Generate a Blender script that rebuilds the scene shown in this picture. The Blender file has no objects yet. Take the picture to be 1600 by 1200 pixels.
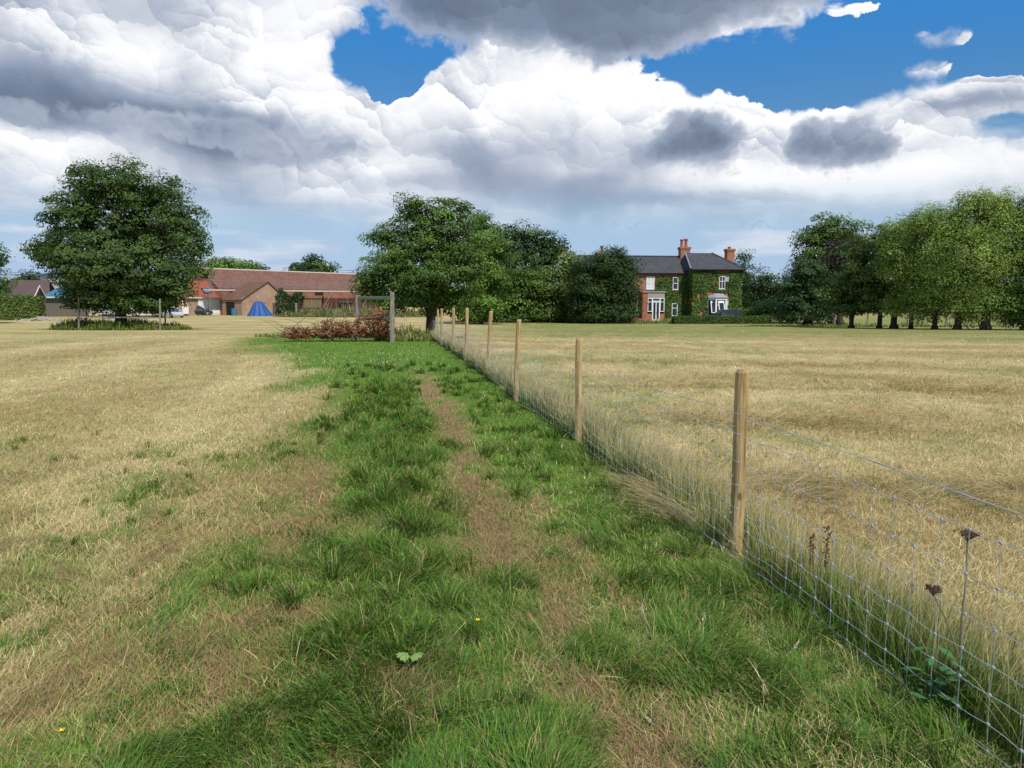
import bpy, bmesh, math, random
import numpy as np
from mathutils import Vector, Matrix
R = math.radians
scene = bpy.context.scene
COL = scene.collection
random.seed(7)
rng = np.random.default_rng(11)

# ---------------------------------------------------------------- camera
CAM_H = 1.7
PITCH = math.atan(134 / 1200)
cam_d = bpy.data.cameras.new('camera'); cam_d.lens = 27; cam_d.sensor_width = 36
cam_d.clip_start = 0.05; cam_d.clip_end = 20000
cam = bpy.data.objects.new('camera', cam_d); COL.objects.link(cam)
cam.location = (0, 0, CAM_H); cam.rotation_euler = (math.pi / 2 - PITCH, 0, 0)
scene.camera = cam
scene.view_settings.view_transform = 'Standard'; scene.view_settings.look = 'None'
scene.view_settings.exposure = 0.0; scene.view_settings.gamma = 1
CP, SP = math.cos(PITCH), math.sin(PITCH)

def ray(px, py):
    """direction through a point of the 1600x1200 photograph"""
    x = (px - 800) / 1200; y = -(py - 600) / 1200
    return Vector((x, CP + y * SP, -SP + y * CP))
def at(px, py, Y):
    d = ray(px, py); t = Y / d.y
    return Vector((d.x * t, Y, CAM_H + d.z * t))
def drop(y):
    t = np.clip((np.asarray(y, float) - 20) / 70, 0, 1)
    return -1.1 * t * t * (3 - 2 * t)

# ---------------------------------------------------------------- noise
def _hash(ix, iy, seed):
    h = (ix.astype(np.int64) * 374761393 + iy.astype(np.int64) * 668265263 + seed * 1442695041) & 0xFFFFFFFF
    h = ((h ^ (h >> 13)) * 1274126177) & 0xFFFFFFFF
    h = h ^ (h >> 16)
    return (h & 0xFFFF) / 65535.0
def vnoise(x, y, seed=0):
    x = np.asarray(x, float); y = np.asarray(y, float)
    ix = np.floor(x); iy = np.floor(y); fx = x - ix; fy = y - iy
    fx = fx * fx * (3 - 2 * fx); fy = fy * fy * (3 - 2 * fy)
    a = _hash(ix, iy, seed); b = _hash(ix + 1, iy, seed); c = _hash(ix, iy + 1, seed); d = _hash(ix + 1, iy + 1, seed)
    return (a * (1 - fx) + b * fx) * (1 - fy) + (c * (1 - fx) + d * fx) * fy
def fbm(x, y, seed=0, oct=4):
    s = 0; a = 0.5; n = 0
    x = np.asarray(x, float); y = np.asarray(y, float)
    for k in range(oct):
        s = s + a * vnoise(x * 2 ** k + 17.3 * k, y * 2 ** k - 9.1 * k, seed + k); n += a; a *= 0.5
    return s / n
def sstep(a, b, x):
    t = np.clip((x - a) / (b - a), 0, 1); return t * t * (3 - 2 * t)

def gz(x, y):
    """height of the field"""
    x = np.asarray(x, float); y = np.asarray(y, float)
    far = sstep(40, 10, y)
    return drop(np.clip(y, 0, None)) + far * (0.10 * (fbm(x * 0.45, y * 0.45, 3, 3) - 0.5) + 0.05 * (fbm(x * 1.7, y * 1.7, 5, 2) - 0.5)) - 0.0
def G(px, Y):
    """ground point in the photograph's column px at depth Y"""
    z = float(drop(Y)); x = 0
    for _ in range(3):
        dep = Y * CP - (z - CAM_H) * SP
        x = (px - 800) / 1200 * dep
        z = float(gz(x, Y))
    return Vector((x, Y, z))

# ---------------------------------------------------------------- node helper
class NT:
    def __init__(s, tree): s.t = tree; s.n = tree.nodes; s.l = tree.links
    def new(s, typ, **kw):
        n = s.n.new(typ)
        for k, v in kw.items(): setattr(n, k, v)
        return n
    def put(s, sock, v):
        if v is None: return
        if isinstance(v, bpy.types.NodeSocket): s.l.new(v, sock)
        else: sock.default_value = v
    def m(s, op, a=None, b=None, c=None, clamp=False):
        n = s.new('ShaderNodeMath', operation=op, use_clamp=clamp)
        for i, v in enumerate((a, b, c)): s.put(n.inputs[i], v)
        return n.outputs[0]
    def vm(s, op, a=None, b=None, c=None, scale=None):
        n = s.new('ShaderNodeVectorMath', operation=op)
        for i, v in enumerate((a, b, c)): s.put(n.inputs[i], v)
        if scale is not None: s.put(n.inputs['Scale'], scale)
        return n.outputs['Value'] if op in ('DOT_PRODUCT', 'LENGTH', 'DISTANCE') else n.outputs[0]
    def mix(s, f, a, b, mode='MIX'):
        n = s.new('ShaderNodeMix', data_type='RGBA', blend_type=mode)
        s.put(n.inputs[0], f); s.put(n.inputs[6], a); s.put(n.inputs[7], b)
        return n.outputs[2]
    def noise(s, vec=None, scale=5, detail=4, rough=0.5, dim='3D', dist=0.0, out='Fac'):
        n = s.new('ShaderNodeTexNoise', noise_dimensions=dim)
        if vec is not None: s.l.new(vec, n.inputs['Vector'])
        n.inputs['Scale'].default_value = scale; n.inputs['Detail'].default_value = detail
        n.inputs['Roughness'].default_value = rough; n.inputs['Distortion'].default_value = dist
        return n.outputs[out]
    def smooth(s, x, a, b, lo=0.0, hi=1.0):
        n = s.new('ShaderNodeMapRange', interpolation_type='SMOOTHSTEP')
        s.put(n.inputs[0], x); s.put(n.inputs[1], a); s.put(n.inputs[2], b); s.put(n.inputs[3], lo); s.put(n.inputs[4], hi)
        return n.outputs[0]
    def ramp(s, fac, stops, interp='LINEAR'):
        n = s.new('ShaderNodeValToRGB'); cr = n.color_ramp; cr.interpolation = interp
        while len(cr.elements) < len(stops): cr.elements.new(0.5)
        for e, (p, c) in zip(cr.elements, stops):
            e.position = p; e.color = (*c, 1) if len(c) == 3 else c
        s.put(n.inputs[0], fac); return n.outputs[0]

# ---------------------------------------------------------------- sky and sun
SUN = Vector((0.36, -0.58, 0.86)).normalized()
SUN_EL = math.asin(SUN.z); SUN_ROT = math.atan2(SUN.x, SUN.y)
sun_d = bpy.data.lights.new('sun', 'SUN'); sun_d.energy = 4.4; sun_d.angle = R(2.0); sun_d.color = (1, 0.95, 0.87)
sun = bpy.data.objects.new('sun', sun_d); COL.objects.link(sun)
sun.rotation_euler = SUN.to_track_quat('Z', 'Y').to_euler(); sun.location = (0, 0, 60)

world = bpy.data.worlds.new('World'); scene.world = world; world.use_nodes = True
def build_world():
    N = NT(world.node_tree); N.n.clear()
    ST = 0.1
    sky = N.new('ShaderNodeTexSky', sky_type='NISHITA', sun_disc=False)
    sky.sun_elevation = SUN_EL; sky.sun_rotation = SUN_ROT; sky.air_density = 1.0; sky.dust_density = 0.6; sky.ozone_density = 2.0
    tc = N.new('ShaderNodeTexCoord')
    d = tc.outputs['Generated']
    sep = N.new('ShaderNodeSeparateXYZ'); N.l.new(d, sep.inputs[0])
    X, Y, Z = sep.outputs
    az = N.m('MULTIPLY', N.m('ARCTAN2', X, Y), 12.0)
    hyp = N.m('SQRT', N.m('ADD', N.m('MULTIPLY', X, X), N.m('MULTIPLY', Y, Y)))
    el = N.m('MULTIPLY', N.m('DIVIDE', Z, N.m('MAXIMUM', hyp, 0.08)), 12.0)
    cmb = N.new('ShaderNodeCombineXYZ'); N.l.new(az, cmb.inputs[0]); N.l.new(el, cmb.inputs[1])
    P = cmb.outputs[0]
    def cv(px, py):
        r = ray(px, py)
        return math.atan2(r.x, r.y) * 12, 12 * r.z / math.hypot(r.x, r.y)
    # domain warp: two octaves of vector noise
    def warp(p, s1, a1, s2, a2):
        w1 = N.vm('SUBTRACT', N.noise(p, s1, 3, 0.5, '2D', out='Color'), (0.5, 0.5, 0.5))
        q = N.vm('MULTIPLY_ADD', w1, (a1, a1 * 0.8, 0), p)
        w2 = N.vm('SUBTRACT', N.noise(p, s2, 4, 0.55, '2D', out='Color'), (0.5, 0.5, 0.5))
        return N.vm('MULTIPLY_ADD', w2, (a2, a2, 0), q)
    def gauss_sum(q, items, bias):
        acc = bias
        for (px, py, sx, sy, w) in items:
            cx, cy = cv(px, py)
            v = N.vm('MULTIPLY', N.vm('SUBTRACT', q, (cx, cy, 0)), (100 / sx, 100 / sy, 0))
            dd = N.vm('DOT_PRODUCT', v, v)
            g = N.m('POWER', 0.36788, dd)
            acc = N.m('MULTIPLY_ADD', g, w, acc)
        return acc
    def puff(p, scale):
        n = N.new('ShaderNodeTexVoronoi', voronoi_dimensions='2D', feature='F1')
        n.inputs['Scale'].default_value = scale; n.inputs['Detail'].default_value = 0
        N.l.new(p, n.inputs['Vector'])
        o = N.vm('SUBTRACT', N.vm('SCALE', p, scale=1.0), n.outputs['Position'])
        return N.m('MULTIPLY', N.vm('DOT_PRODUCT', o, (.35, .93, 0)), scale), n.outputs['Distance']
    pw = warp(P, 0.8, 0.55, 2.6, 0.13)
    w2_ = N.vm('SUBTRACT', N.noise(P, 7.5, 3, 0.55, '2D', out='Color'), (0.5, 0.5, 0.5))
    pf = N.vm('MULTIPLY_ADD', w2_, (0.11, 0.11, 0), pw)
    pe = N.vm('MULTIPLY', pf, (1, 1.2, 1))
    r1, d1 = puff(pe, 1.15); r2, d2 = puff(N.vm('ADD', pe, (3.3, 1.7, 0)), 2.7); r3, d3 = puff(N.vm('ADD', pe, (7.1, 5.2, 0)), 6.2); r4, d4 = puff(N.vm('ADD', pe, (1.9, 9.4, 0)), 14.0)
    relief = N.m('MULTIPLY_ADD', r4, .035, N.m('MULTIPLY_ADD', r3, .075, N.m('MULTIPLY_ADD', r2, .20, N.m('MULTIPLY', r1, .36))))
    hgt = N.m('MULTIPLY_ADD', d4, -.07, N.m('MULTIPLY_ADD', d3, -.16, N.m('MULTIPLY_ADD', d2, -.30, N.m('MULTIPLY', d1, -.42))))
    bn = N.noise(pf, 0.9, 5, 0.55, '2D')
    b0 = N.m('ADD', N.m('MULTIPLY_ADD', bn, 0.9, 0.02), hgt)
    bl0 = N.m('SUBTRACT', N.noise(pw, 0.55, 3, 0.5, '2D'), N.noise(N.vm('ADD', pw, (0.15, 0.35, 0)), 0.55, 3, 0.5, '2D'))
    # ---- clear sky tint
    clear = N.vm('MULTIPLY', sky.outputs[0], (0.62, 0.90, 1.02))
    hz = N.smooth(el, 0.0, 2.6)
    clear = N.mix(hz, (4.3, 5.7, 8.0, 1), clear)
    clear = N.mix(N.smooth(el, 1.6, 4.2, 0.0, 0.92), clear, (0.42, 2.45, 6.3, 1))
    # ---- low streaky layer near the horizon
    sv = N.vm('MULTIPLY', P, (0.35, 2.4, 1))
    st = N.noise(N.vm('ADD', sv, N.vm('MULTIPLY', N.vm('SUBTRACT', N.noise(P, 0.8, 3, 0.5, '2D', out='Color'), (.5, .5, .5)), (0.6, 0.6, 0))), 1.0, 6, 0.55, '2D')
    low = N.m('MULTIPLY', N.smooth(st, 0.42, 0.70), N.smooth(el, 2.9, 1.5))
    lowcol = N.mix(N.smooth(N.noise(sv, 1.9, 5, .5, '2D'), .35, .65), (4.9, 5.7, 7.3, 1), (7.4, 7.9, 8.7, 1))
    base = N.mix(N.m('MULTIPLY', low, 0.75), clear, lowcol)
    # ---- main cumulus bank
    cover = [(180, 60, 330, 170, 1.0), (400, 60, 190, 130, 0.9), (100, 250, 420, 130, .8), (420, 210, 260, 110, .75),
             (620, 250, 180, 90, .7), (800, 190, 210, 110, 1.0), (1000, 200, 230, 110, 0.85), (1200, 240, 230, 90, .9), (1420, 250, 220, 80, .9), (1560, 270, 150, 90, .7),
             (560, 40, 42, 42, .45), (700, 100, 60, 40, .25), (1300, 165, 60, 30, .25), (1460, 190, 70, 30, .25), (1120, 140, 60, 30, .2),
             (900, 10, 240, 50, .9), (1180, 35, 160, 32, .75), (1400, 15, 90, 25, .45), (1450, 104, 60, 15, 1.9), (1540, 142, 100, 26, 2.3), (1480, 60, 90, 24, 1.7), (1050, 96, 34, 12, .4), (685, 76, 22, 9, .35),
             (500, 330, 420, 40, .35), (1000, 320, 420, 40, .3), (60, 330, 160, 30, .2),
             (580, 108, 80, 62, -2.2), (640, 40, 70, 50, -1.6), (700, 75, 50, 26, -.9), (1120, 100, 110, 32, -1.5), (1340, 105, 170, 54, -2.0), (1560, 195, 60, 24, -1.0), (1590, 90, 50, 60, -.8), (1560, 190, 60, 22, -.15), (1580, 60, 70, 60, -.35)]
    cf = gauss_sum(N.vm('MULTIPLY_ADD', N.vm('SUBTRACT', pw, P), (.8, .8, 0), P), cover, -0.44)
    # scattered cumulus away from the photographed part of the sky
    sc = N.noise(N.vm('MULTIPLY', d, (1, 1, 2.2)), 2.6, 6, .55)
    away = N.smooth(N.m('ABSOLUTE', az), 8.5, 12.0); up = N.smooth(el, 4.6, 7.0)
    elsewhere = N.m('MULTIPLY', N.m('MAXIMUM', away, up), N.smooth(sc, 0.42, 0.6, -0.2, 1.0))
    cf = N.m('ADD', cf, N.m('MULTIPLY', elsewhere, 0.8))
    cf = N.m('MULTIPLY_ADD', N.m('SUBTRACT', b0, -0.10), 1.25, cf)
    a1 = N.smooth(cf, 0.0, N.smooth(N.noise(P, .9, 2, .5, '2D'), .36, .62, .06, N.smooth(az, 3.6, 5.8, .55, 1.4)))
    tone = [(150, 55, 110, 55, .20), (400, 70, 130, 70, .34), (250, 120, 120, 40, .10), (520, 20, 60, 40, .10), (800, 120, 150, 60, .34), (960, 160, 120, 60, .30), (1100, 140, 120, 40, .26), (1300, 165, 130, 36, .26), (1480, 215, 150, 50, .24),
            (500, 150, 60, 50, .22), (540, 250, 140, 34, .34), (640, 190, 60, 40, .22), (1190, 280, 170, 28, .34), (1400, 280, 140, 26, .26), (560, 305, 180, 16, .18), (70, 210, 120, 26, .36), (80, 275, 120, 22, .18), (860, 270, 60, 26, .2),
            (80, 160, 200, 36, -.38), (330, 210, 190, 34, -.50), (450, 240, 110, 24, -.30), (180, 5, 140, 36, -.20), (50, 110, 80, 36, -.24), (300, 90, 34, 60, -.16), (372, 70, 24, 48, -.22), (560, 60, 40, 50, -.18),
            (740, 250, 110, 44, -.24), (900, 290, 150, 36, -.36), (900, 205, 60, 40, -.16), (1060, 318, 140, 16, -.22), (640, 290, 100, 20, -.14), (260, 300, 200, 20, -.16), (1380, 245, 100, 18, -.18), (1550, 155, 70, 16, -.22), (1490, 165, 60, 10, -.2), (1000, 245, 60, 30, -.1),
            (1160, 35, 150, 28, .16), (900, 40, 230, 50, -.2)]
    tf = gauss_sum(pw, tone, 0.68)
    rg = N.m('MULTIPLY', N.m('MULTIPLY', N.smooth(tf, .35, .80, .10, 1.0), N.smooth(el, 1.2, 2.3, .25, 1.0)), N.smooth(N.noise(P, .55, 2, .5, '2D'), .36, .60, .50, 1.25))
    tf = N.m('MULTIPLY_ADD', relief, N.m('MULTIPLY', rg, 0.62), tf)
    tf = N.m('MULTIPLY_ADD', bl0, 0.55, tf)
    # thin edges catch light
    tf = N.m('ADD', tf, N.smooth(cf, 0.0, 0.45, 0.16, 0.0))
    stops = [(0.0, (1.15, 1.5, 2.2)), (0.25, (2.1, 2.7, 3.8)), (0.5, (3.9, 4.5, 5.7)), (0.72, (6.7, 7.1, 7.9)), (0.9, (9.2, 9.35, 9.7)), (1.0, (10.2, 10.2, 10.4))]
    c1 = N.ramp(tf, [(p, c) for p, c in stops])
    a1 = N.m('MULTIPLY', a1, N.smooth(el, 0.75, 1.9))
    out = N.mix(a1, base, c1)
    # ---- darker nearer clouds
    dark = [(1100, 214, 80, 40, 1.0), (1050, 240, 60, 18, .35), (1075, 178, 40, 20, .4), (1300, 222, 75, 32, 1.0), (1370, 232, 60, 20, .4), (1270, 190, 40, 16, .4), (1205, 215, 22, 60, -.8),
            (960, 5, 300, 56, 1.35), (760, -10, 170, 45, .9), (960, 62, 90, 32, .8), (1180, -10, 150, 25, .5),
            (470, 240, 140, 32, .35), (100, 175, 260, 22, .28), (300, 205, 230, 26, .42)]
    df = gauss_sum(N.vm('MULTIPLY_ADD', N.vm('SUBTRACT', pw, P), (.55, .55, 0), P), dark, -0.45)
    df = N.m('MULTIPLY_ADD', N.m('SUBTRACT', b0, -0.10), 0.8, df)
    a2 = N.smooth(df, 0.0, 0.30, 0.0, 0.95)
    t2 = N.m('MULTIPLY_ADD', r1, 0.05, N.smooth(df, 0.05, 1.0, 0.56, 0.14))
    t2 = N.m('MULTIPLY_ADD', bl0, 0.45, t2)
    c2 = N.ramp(t2, [(p, c) for p, c in stops])
    out = N.mix(a2, out, c2)
    bg = N.new('ShaderNodeBackground'); N.l.new(out, bg.inputs[0]); bg.inputs[1].default_value = ST
    o = N.new('ShaderNodeOutputWorld'); N.l.new(bg.outputs[0], o.inputs[0])
    world.cycles.sampling_method = 'MANUAL'; world.cycles.sample_map_resolution = 512
build_world()
# ---------------------------------------------------------------- mesh helpers
def empty(name, loc, rz=0.0):
    o = bpy.data.objects.new(name, None); COL.objects.link(o); o.location = loc; o.rotation_euler = (0, 0, rz)
    o.empty_display_size = 0.2
    return o
def tag(o, label=None, cat=None, group=None, kind=None):
    if label: o['label'] = label
    if cat: o['category'] = cat
    if group: o['group'] = group
    if kind: o['kind'] = kind
    return o
def mesh_np(name, verts, faces_list, mat, col=None, parent=None, smooth=False):
    """verts (n,3); faces_list: list of (m,k) index arrays, k corners each"""
    me = bpy.data.meshes.new(name)
    verts = np.ascontiguousarray(verts, dtype=np.float32)
    me.vertices.add(len(verts)); me.vertices.foreach_set('co', verts.ravel())
    loops = np.concatenate([f.ravel() for f in faces_list]).astype(np.int32)
    sizes = np.concatenate([np.full(len(f), f.shape[1], np.int32) for f in faces_list])
    starts = np.concatenate([[0], np.cumsum(sizes)[:-1]]).astype(np.int32)
    me.loops.add(len(loops)); me.loops.foreach_set('vertex_index', loops)
    me.polygons.add(len(sizes)); me.polygons.foreach_set('loop_start', starts)
    me.polygons.foreach_set('use_smooth', np.full(len(sizes), smooth, dtype=bool))
    if col is not None:
        a = me.color_attributes.new('Col', 'FLOAT_COLOR', 'POINT')
        c = np.ones((len(verts), 4), np.float32); c[:, :3] = col
        a.data.foreach_set('color', c.ravel())
    me.update(calc_edges=True); me.validate()
    me.materials.append(mat)
    o = bpy.data.objects.new(name, me); COL.objects.link(o)
    if parent is not None: o.parent = parent
    return o
class MB:
    """collects shapes that become ONE mesh object"""
    def __init__(s): s.v = []; s.f = []
    def add(s, vs, fs):
        b = len(s.v); s.v += [tuple(v) for v in vs]; s.f += [tuple(b + i for i in f) for f in fs]; return s
    def box(s, x0, x1, y0, y1, z0, z1):
        vs = [(x, y, z) for z in (z0, z1) for y in (y0, y1) for x in (x0, x1)]
        return s.add(vs, [(0, 2, 3, 1), (4, 5, 7, 6), (0, 1, 5, 4), (2, 6, 7, 3), (0, 4, 6, 2), (1, 3, 7, 5)])
    def prism(s, poly, axis, a0, a1):
        """extrude a polygon (list of 2-tuples) along an axis: 'x' -> (y,z), 'y' -> (x,z), 'z' -> (x,y)"""
        def mk(p, a):
            return {'x': (a, p[0], p[1]), 'y': (p[0], a, p[1]), 'z': (p[0], p[1], a)}[axis]
        n = len(poly); vs = [mk(p, a0) for p in poly] + [mk(p, a1) for p in poly]
        fs = [tuple(range(n - 1, -1, -1)), tuple(range(n, 2 * n))] + [(i, (i + 1) % n, n + (i + 1) % n, n + i) for i in range(n)]
        return s.add(vs, fs)
    def hexa(s, b, t):
        """8-corner solid from a bottom quad and a top quad"""
        return s.add(list(b) + list(t), [(3, 2, 1, 0), (4, 5, 6, 7), (0, 1, 5, 4), (1, 2, 6, 5), (2, 3, 7, 6), (3, 0, 4, 7)])
    def tube(s, pts, radii, n=8, cap=True):
        pts = [Vector(p) for p in pts]
        if not hasattr(radii, '__len__'): radii = [radii] * len(pts)
        base = len(s.v); up = None
        for i, p in enumerate(pts):
            t = (pts[min(i + 1, len(pts) - 1)] - pts[max(i - 1, 0)]).normalized()
            if up is None:
                up = Vector((0, 0, 1)) if abs(t.z) < 0.9 else Vector((1, 0, 0))
            u = t.cross(up).normalized(); w = u.cross(t).normalized(); up = w
            for k in range(n):
                a = 2 * math.pi * k / n
                s.v.append(tuple(p + radii[i] * (math.cos(a) * u + math.sin(a) * w)))
        for i in range(len(pts) - 1):
            for k in range(n):
                a = base + i * n + k; b = base + i * n + (k + 1) % n
                s.f.append((a, b, b + n, a + n))
        if cap:
            s.f.append(tuple(base + k for k in range(n - 1, -1, -1)))
            e = base + (len(pts) - 1) * n
            s.f.append(tuple(e + k for k in range(n)))
        return s
    def bar(s, a, b, w, h):
        """box-section bar from a to b"""
        a = Vector(a); b = Vector(b); t = (b - a).normalized()
        up = Vector((0, 0, 1)) if abs(t.z) < 0.95 else Vector((0, 1, 0))
        u = t.cross(up).normalized() * w / 2; v = u.cross(t).normalized() * h / 2
        return s.hexa([a - u - v, a + u - v, a + u + v, a - u + v], [b - u - v, b + u - v, b + u + v, b - u + v])
    def lathe(s, prof, n=16, c=(0, 0, 0)):
        base = len(s.v)
        for r, z in prof:
            for k in range(n):
                a = 2 * math.pi * k / n
                s.v.append((c[0] + r * math.cos(a), c[1] + r * math.sin(a), c[2] + z))
        for i in range(len(prof) - 1):
            for k in range(n):
                a = base + i * n + k; b = base + i * n + (k + 1) % n
                s.f.append((a, b, b + n, a + n))
        s.f.append(tuple(base + k for k in range(n - 1, -1, -1)))
        e = base + (len(prof) - 1) * n; s.f.append(tuple(e + k for k in range(n)))
        return s
    def build(s, name, mat, parent=None, smooth=False, bevel=0.0):
        me = bpy.data.meshes.new(name); me.from_pydata(s.v, [], s.f); me.validate()
        me.materials.append(mat)
        if smooth:
            me.polygons.foreach_set('use_smooth', np.ones(len(me.polygons), dtype=bool))
        o = bpy.data.objects.new(name, me); COL.objects.link(o)
        if parent is not None: o.parent = parent
        if bevel:
            b = o.modifiers.new('bevel', 'BEVEL'); b.width = bevel; b.segments = 2; b.limit_method = 'ANGLE'
        return o

# ---------------------------------------------------------------- materials
def newmat(name):
    m = bpy.data.materials.new(name); m.use_nodes = True
    N = NT(m.node_tree); bs = N.n['Principled BSDF']
    return m, N, bs
def plain(name, col, rough=0.6, metal=0.0, spec=0.4, var=0.25, scale=3.0, bump=0.0, bscale=20.0, stretch=(1, 1, 1)):
    """colour with large and small noise variation"""
    m, N, bs = newmat(name)
    oc = N.new('ShaderNodeTexCoord').outputs['Object']
    v = N.vm('MULTIPLY', oc, stretch)
    n1 = N.noise(v, scale, 5, 0.6); n2 = N.noise(v, scale * 6.3, 3, 0.6)
    f = N.m('ADD', N.m('MULTIPLY', N.m('SUBTRACT', n1, 0.5), 2.2 * var), N.m('MULTIPLY', N.m('SUBTRACT', n2, 0.5), 1.2 * var))
    c = N.vm('SCALE', (*col,), scale=N.m('MAXIMUM', N.m('ADD', f, 1.0), 0.05))
    N.l.new(c, bs.inputs['Base Color'])
    bs.inputs['Roughness'].default_value = rough; bs.inputs['Metallic'].default_value = metal
    bs.inputs['Specular IOR Level'].default_value = spec
    if bump:
        b = N.new('ShaderNodeBump'); b.inputs['Strength'].default_value = bump; b.inputs['Distance'].default_value = 0.02
        N.l.new(N.noise(v, bscale, 4, 0.6), b.inputs['Height']); N.l.new(b.outputs[0], bs.inputs['Normal'])
    return m
def leafmat(name, trans=0.35, rough=0.55, spec=0.3):
    m, N, bs = newmat(name)
    a = N.new('ShaderNodeAttribute'); a.attribute_name = 'Col'
    N.l.new(a.outputs['Color'], bs.inputs['Base Color'])
    bs.inputs['Roughness'].default_value = rough; bs.inputs['Specular IOR Level'].default_value = spec
    tr = N.new('ShaderNodeBsdfTranslucent')
    N.l.new(N.vm('MULTIPLY', a.outputs['Color'], (1.15, 1.2, 0.7)), tr.inputs['Color'])
    mx = N.new('ShaderNodeMixShader'); mx.inputs[0].default_value = trans
    N.l.new(bs.outputs[0], mx.inputs[1]); N.l.new(tr.outputs[0], mx.inputs[2])
    N.l.new(mx.outputs[0], N.n['Material Output'].inputs['Surface'])
    return m
M_leaf = leafmat('leaf'); M_blade = leafmat('grass_blade', 0.22, 0.65, 0.12); M_straw = leafmat('straw', 0.12, 0.8, 0.1)

# ---------------------------------------------------------------- the field: where it is green, trodden, straw
def fence_x(y): return 2.3 - 0.17 * np.asarray(y, float)
def zones(x, y):
    """green, brown, straw-brightness and olive amounts at ground points"""
    x = np.asarray(x, float); y = np.asarray(y, float)
    o = fence_x(y) - x
    n1 = fbm(x * 0.9, y * 0.45, 21, 4); n2 = fbm(x * 2.6, y * 1.6, 33, 4); n3 = fbm(x * 0.25, y * 0.18, 45, 3); n4 = fbm(x * 6, y * 5, 57, 2)
    edge = 3.15 + 0.09 * np.clip(y - 7, 0, 10) + 0.27 * np.clip(y - 17, 0, 30)
    soft = 0.35 + 0.03 * y
    green = sstep(edge + soft, edge - soft, o + 2.4 * (n1 - 0.5) + 1.0 * (n2 - 0.5)) * sstep(-0.15, 0.05, o)
    green *= sstep(38.5, 35.0, y + 3 * (n2 - .5))
    # worn line between the two green bands
    tr = np.exp(-((o - 1.42 + 0.5 * (n1 - 0.5)) / (0.24 + 0.05 * (y < 7))) ** 2) * sstep(0.36, 0.52, n2 + 0.10) * sstep(20, 13, y)
    tr2 = np.exp(-((o - 2.95 + 0.6 * (n1 - 0.5)) / 0.32) ** 2) * sstep(0.46, 0.60, n2 + 0.06) * sstep(11, 6, y) * .8
    patch = sstep(0.51, 0.60, n2) * sstep(10, 4.5, y) * 0.85 * (0.55 + 0.45 * sstep(.45, .55, n4))
    brown = np.clip(np.maximum(np.maximum(tr, tr2), patch * (o > 0.9)), 0, 1)
    # second, thinner green line further left
    g2 = np.exp(-((o - 4.35 + 0.8 * (n1 - 0.5)) / 0.40) ** 2) * sstep(0.42, 0.55, n2 + .05) * sstep(10, 7, y)
    near_mix = sstep(7.5, 3.6, y) * sstep(0.40, 0.54, n1 * 0.5 + n2 * 0.5) * (o > 0) * 0.5
    green = np.clip(np.maximum(np.maximum(green, 0.9 * g2), near_mix), 0, 1) * (1 - 0.9 * brown)
    # mown rows
    left = o > 0
    rowL = 0.5 + 0.5 * np.sin(o * 1.35 + 2.6 * n3 + 0.8 * n1)
    rowR = 0.5 + 0.5 * np.sin(y * 1.25 + x * 0.42 + 3.0 * n3 + 0.8 * n1)
    rowF = 0.5 + 0.5 * np.sin(y * 0.55 + x * 0.12 + 4.0 * n3)
    row = np.where(left, rowL, rowR) * sstep(45, 25, y) + rowF * sstep(25, 45, y)
    bright = np.clip(0.22 + np.where(left, .50, .36) * row ** 1.4 + 0.8 * (n1 - 0.5) + 0.8 * (n3 - 0.5) + 0.5 * (n4 - .5) + 0.1, 0, 1)
    far_r = sstep(30, 48, y + 0.12 * x) * sstep(-6, 4, x)
    olive = np.clip(sstep(0.50, 0.66, n3 * 0.6 + n1 * 0.4) * 0.45 + far_r * (0.60 + 0.7 * (n1 - .35)) * sstep(160, 90, y) + 0.5 * sstep(0.52, 0.62, n2) * 0.5, 0, 0.9)
    olive = np.where(left, olive * 0.8 + 0.10, olive)
    return o, green, brown, bright, olive
C = lambda *c: np.array(c, np.float32)
STRAW_D, STRAW_P = C(.37, .265, .11), C(.64, .51, .26)
OLIVE, GREEN_L, GREEN_D = C(.19, .215, .058), C(.155, .26, .036), C(.075, .155, .020)
BROWN = C(.27, .165, .085)
def ground_col(x, y):
    o, g, b, br, ol = zones(x, y)
    c = STRAW_D + (STRAW_P - STRAW_D) * br[..., None]
    c = c + (OLIVE - c) * (ol[..., None])
    gg = GREEN_D * 0.45 + GREEN_L * 0.55
    c = c + (gg - c) * g[..., None]
    c = c + (BROWN - c) * b[..., None] * 0.9
    return c

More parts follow.
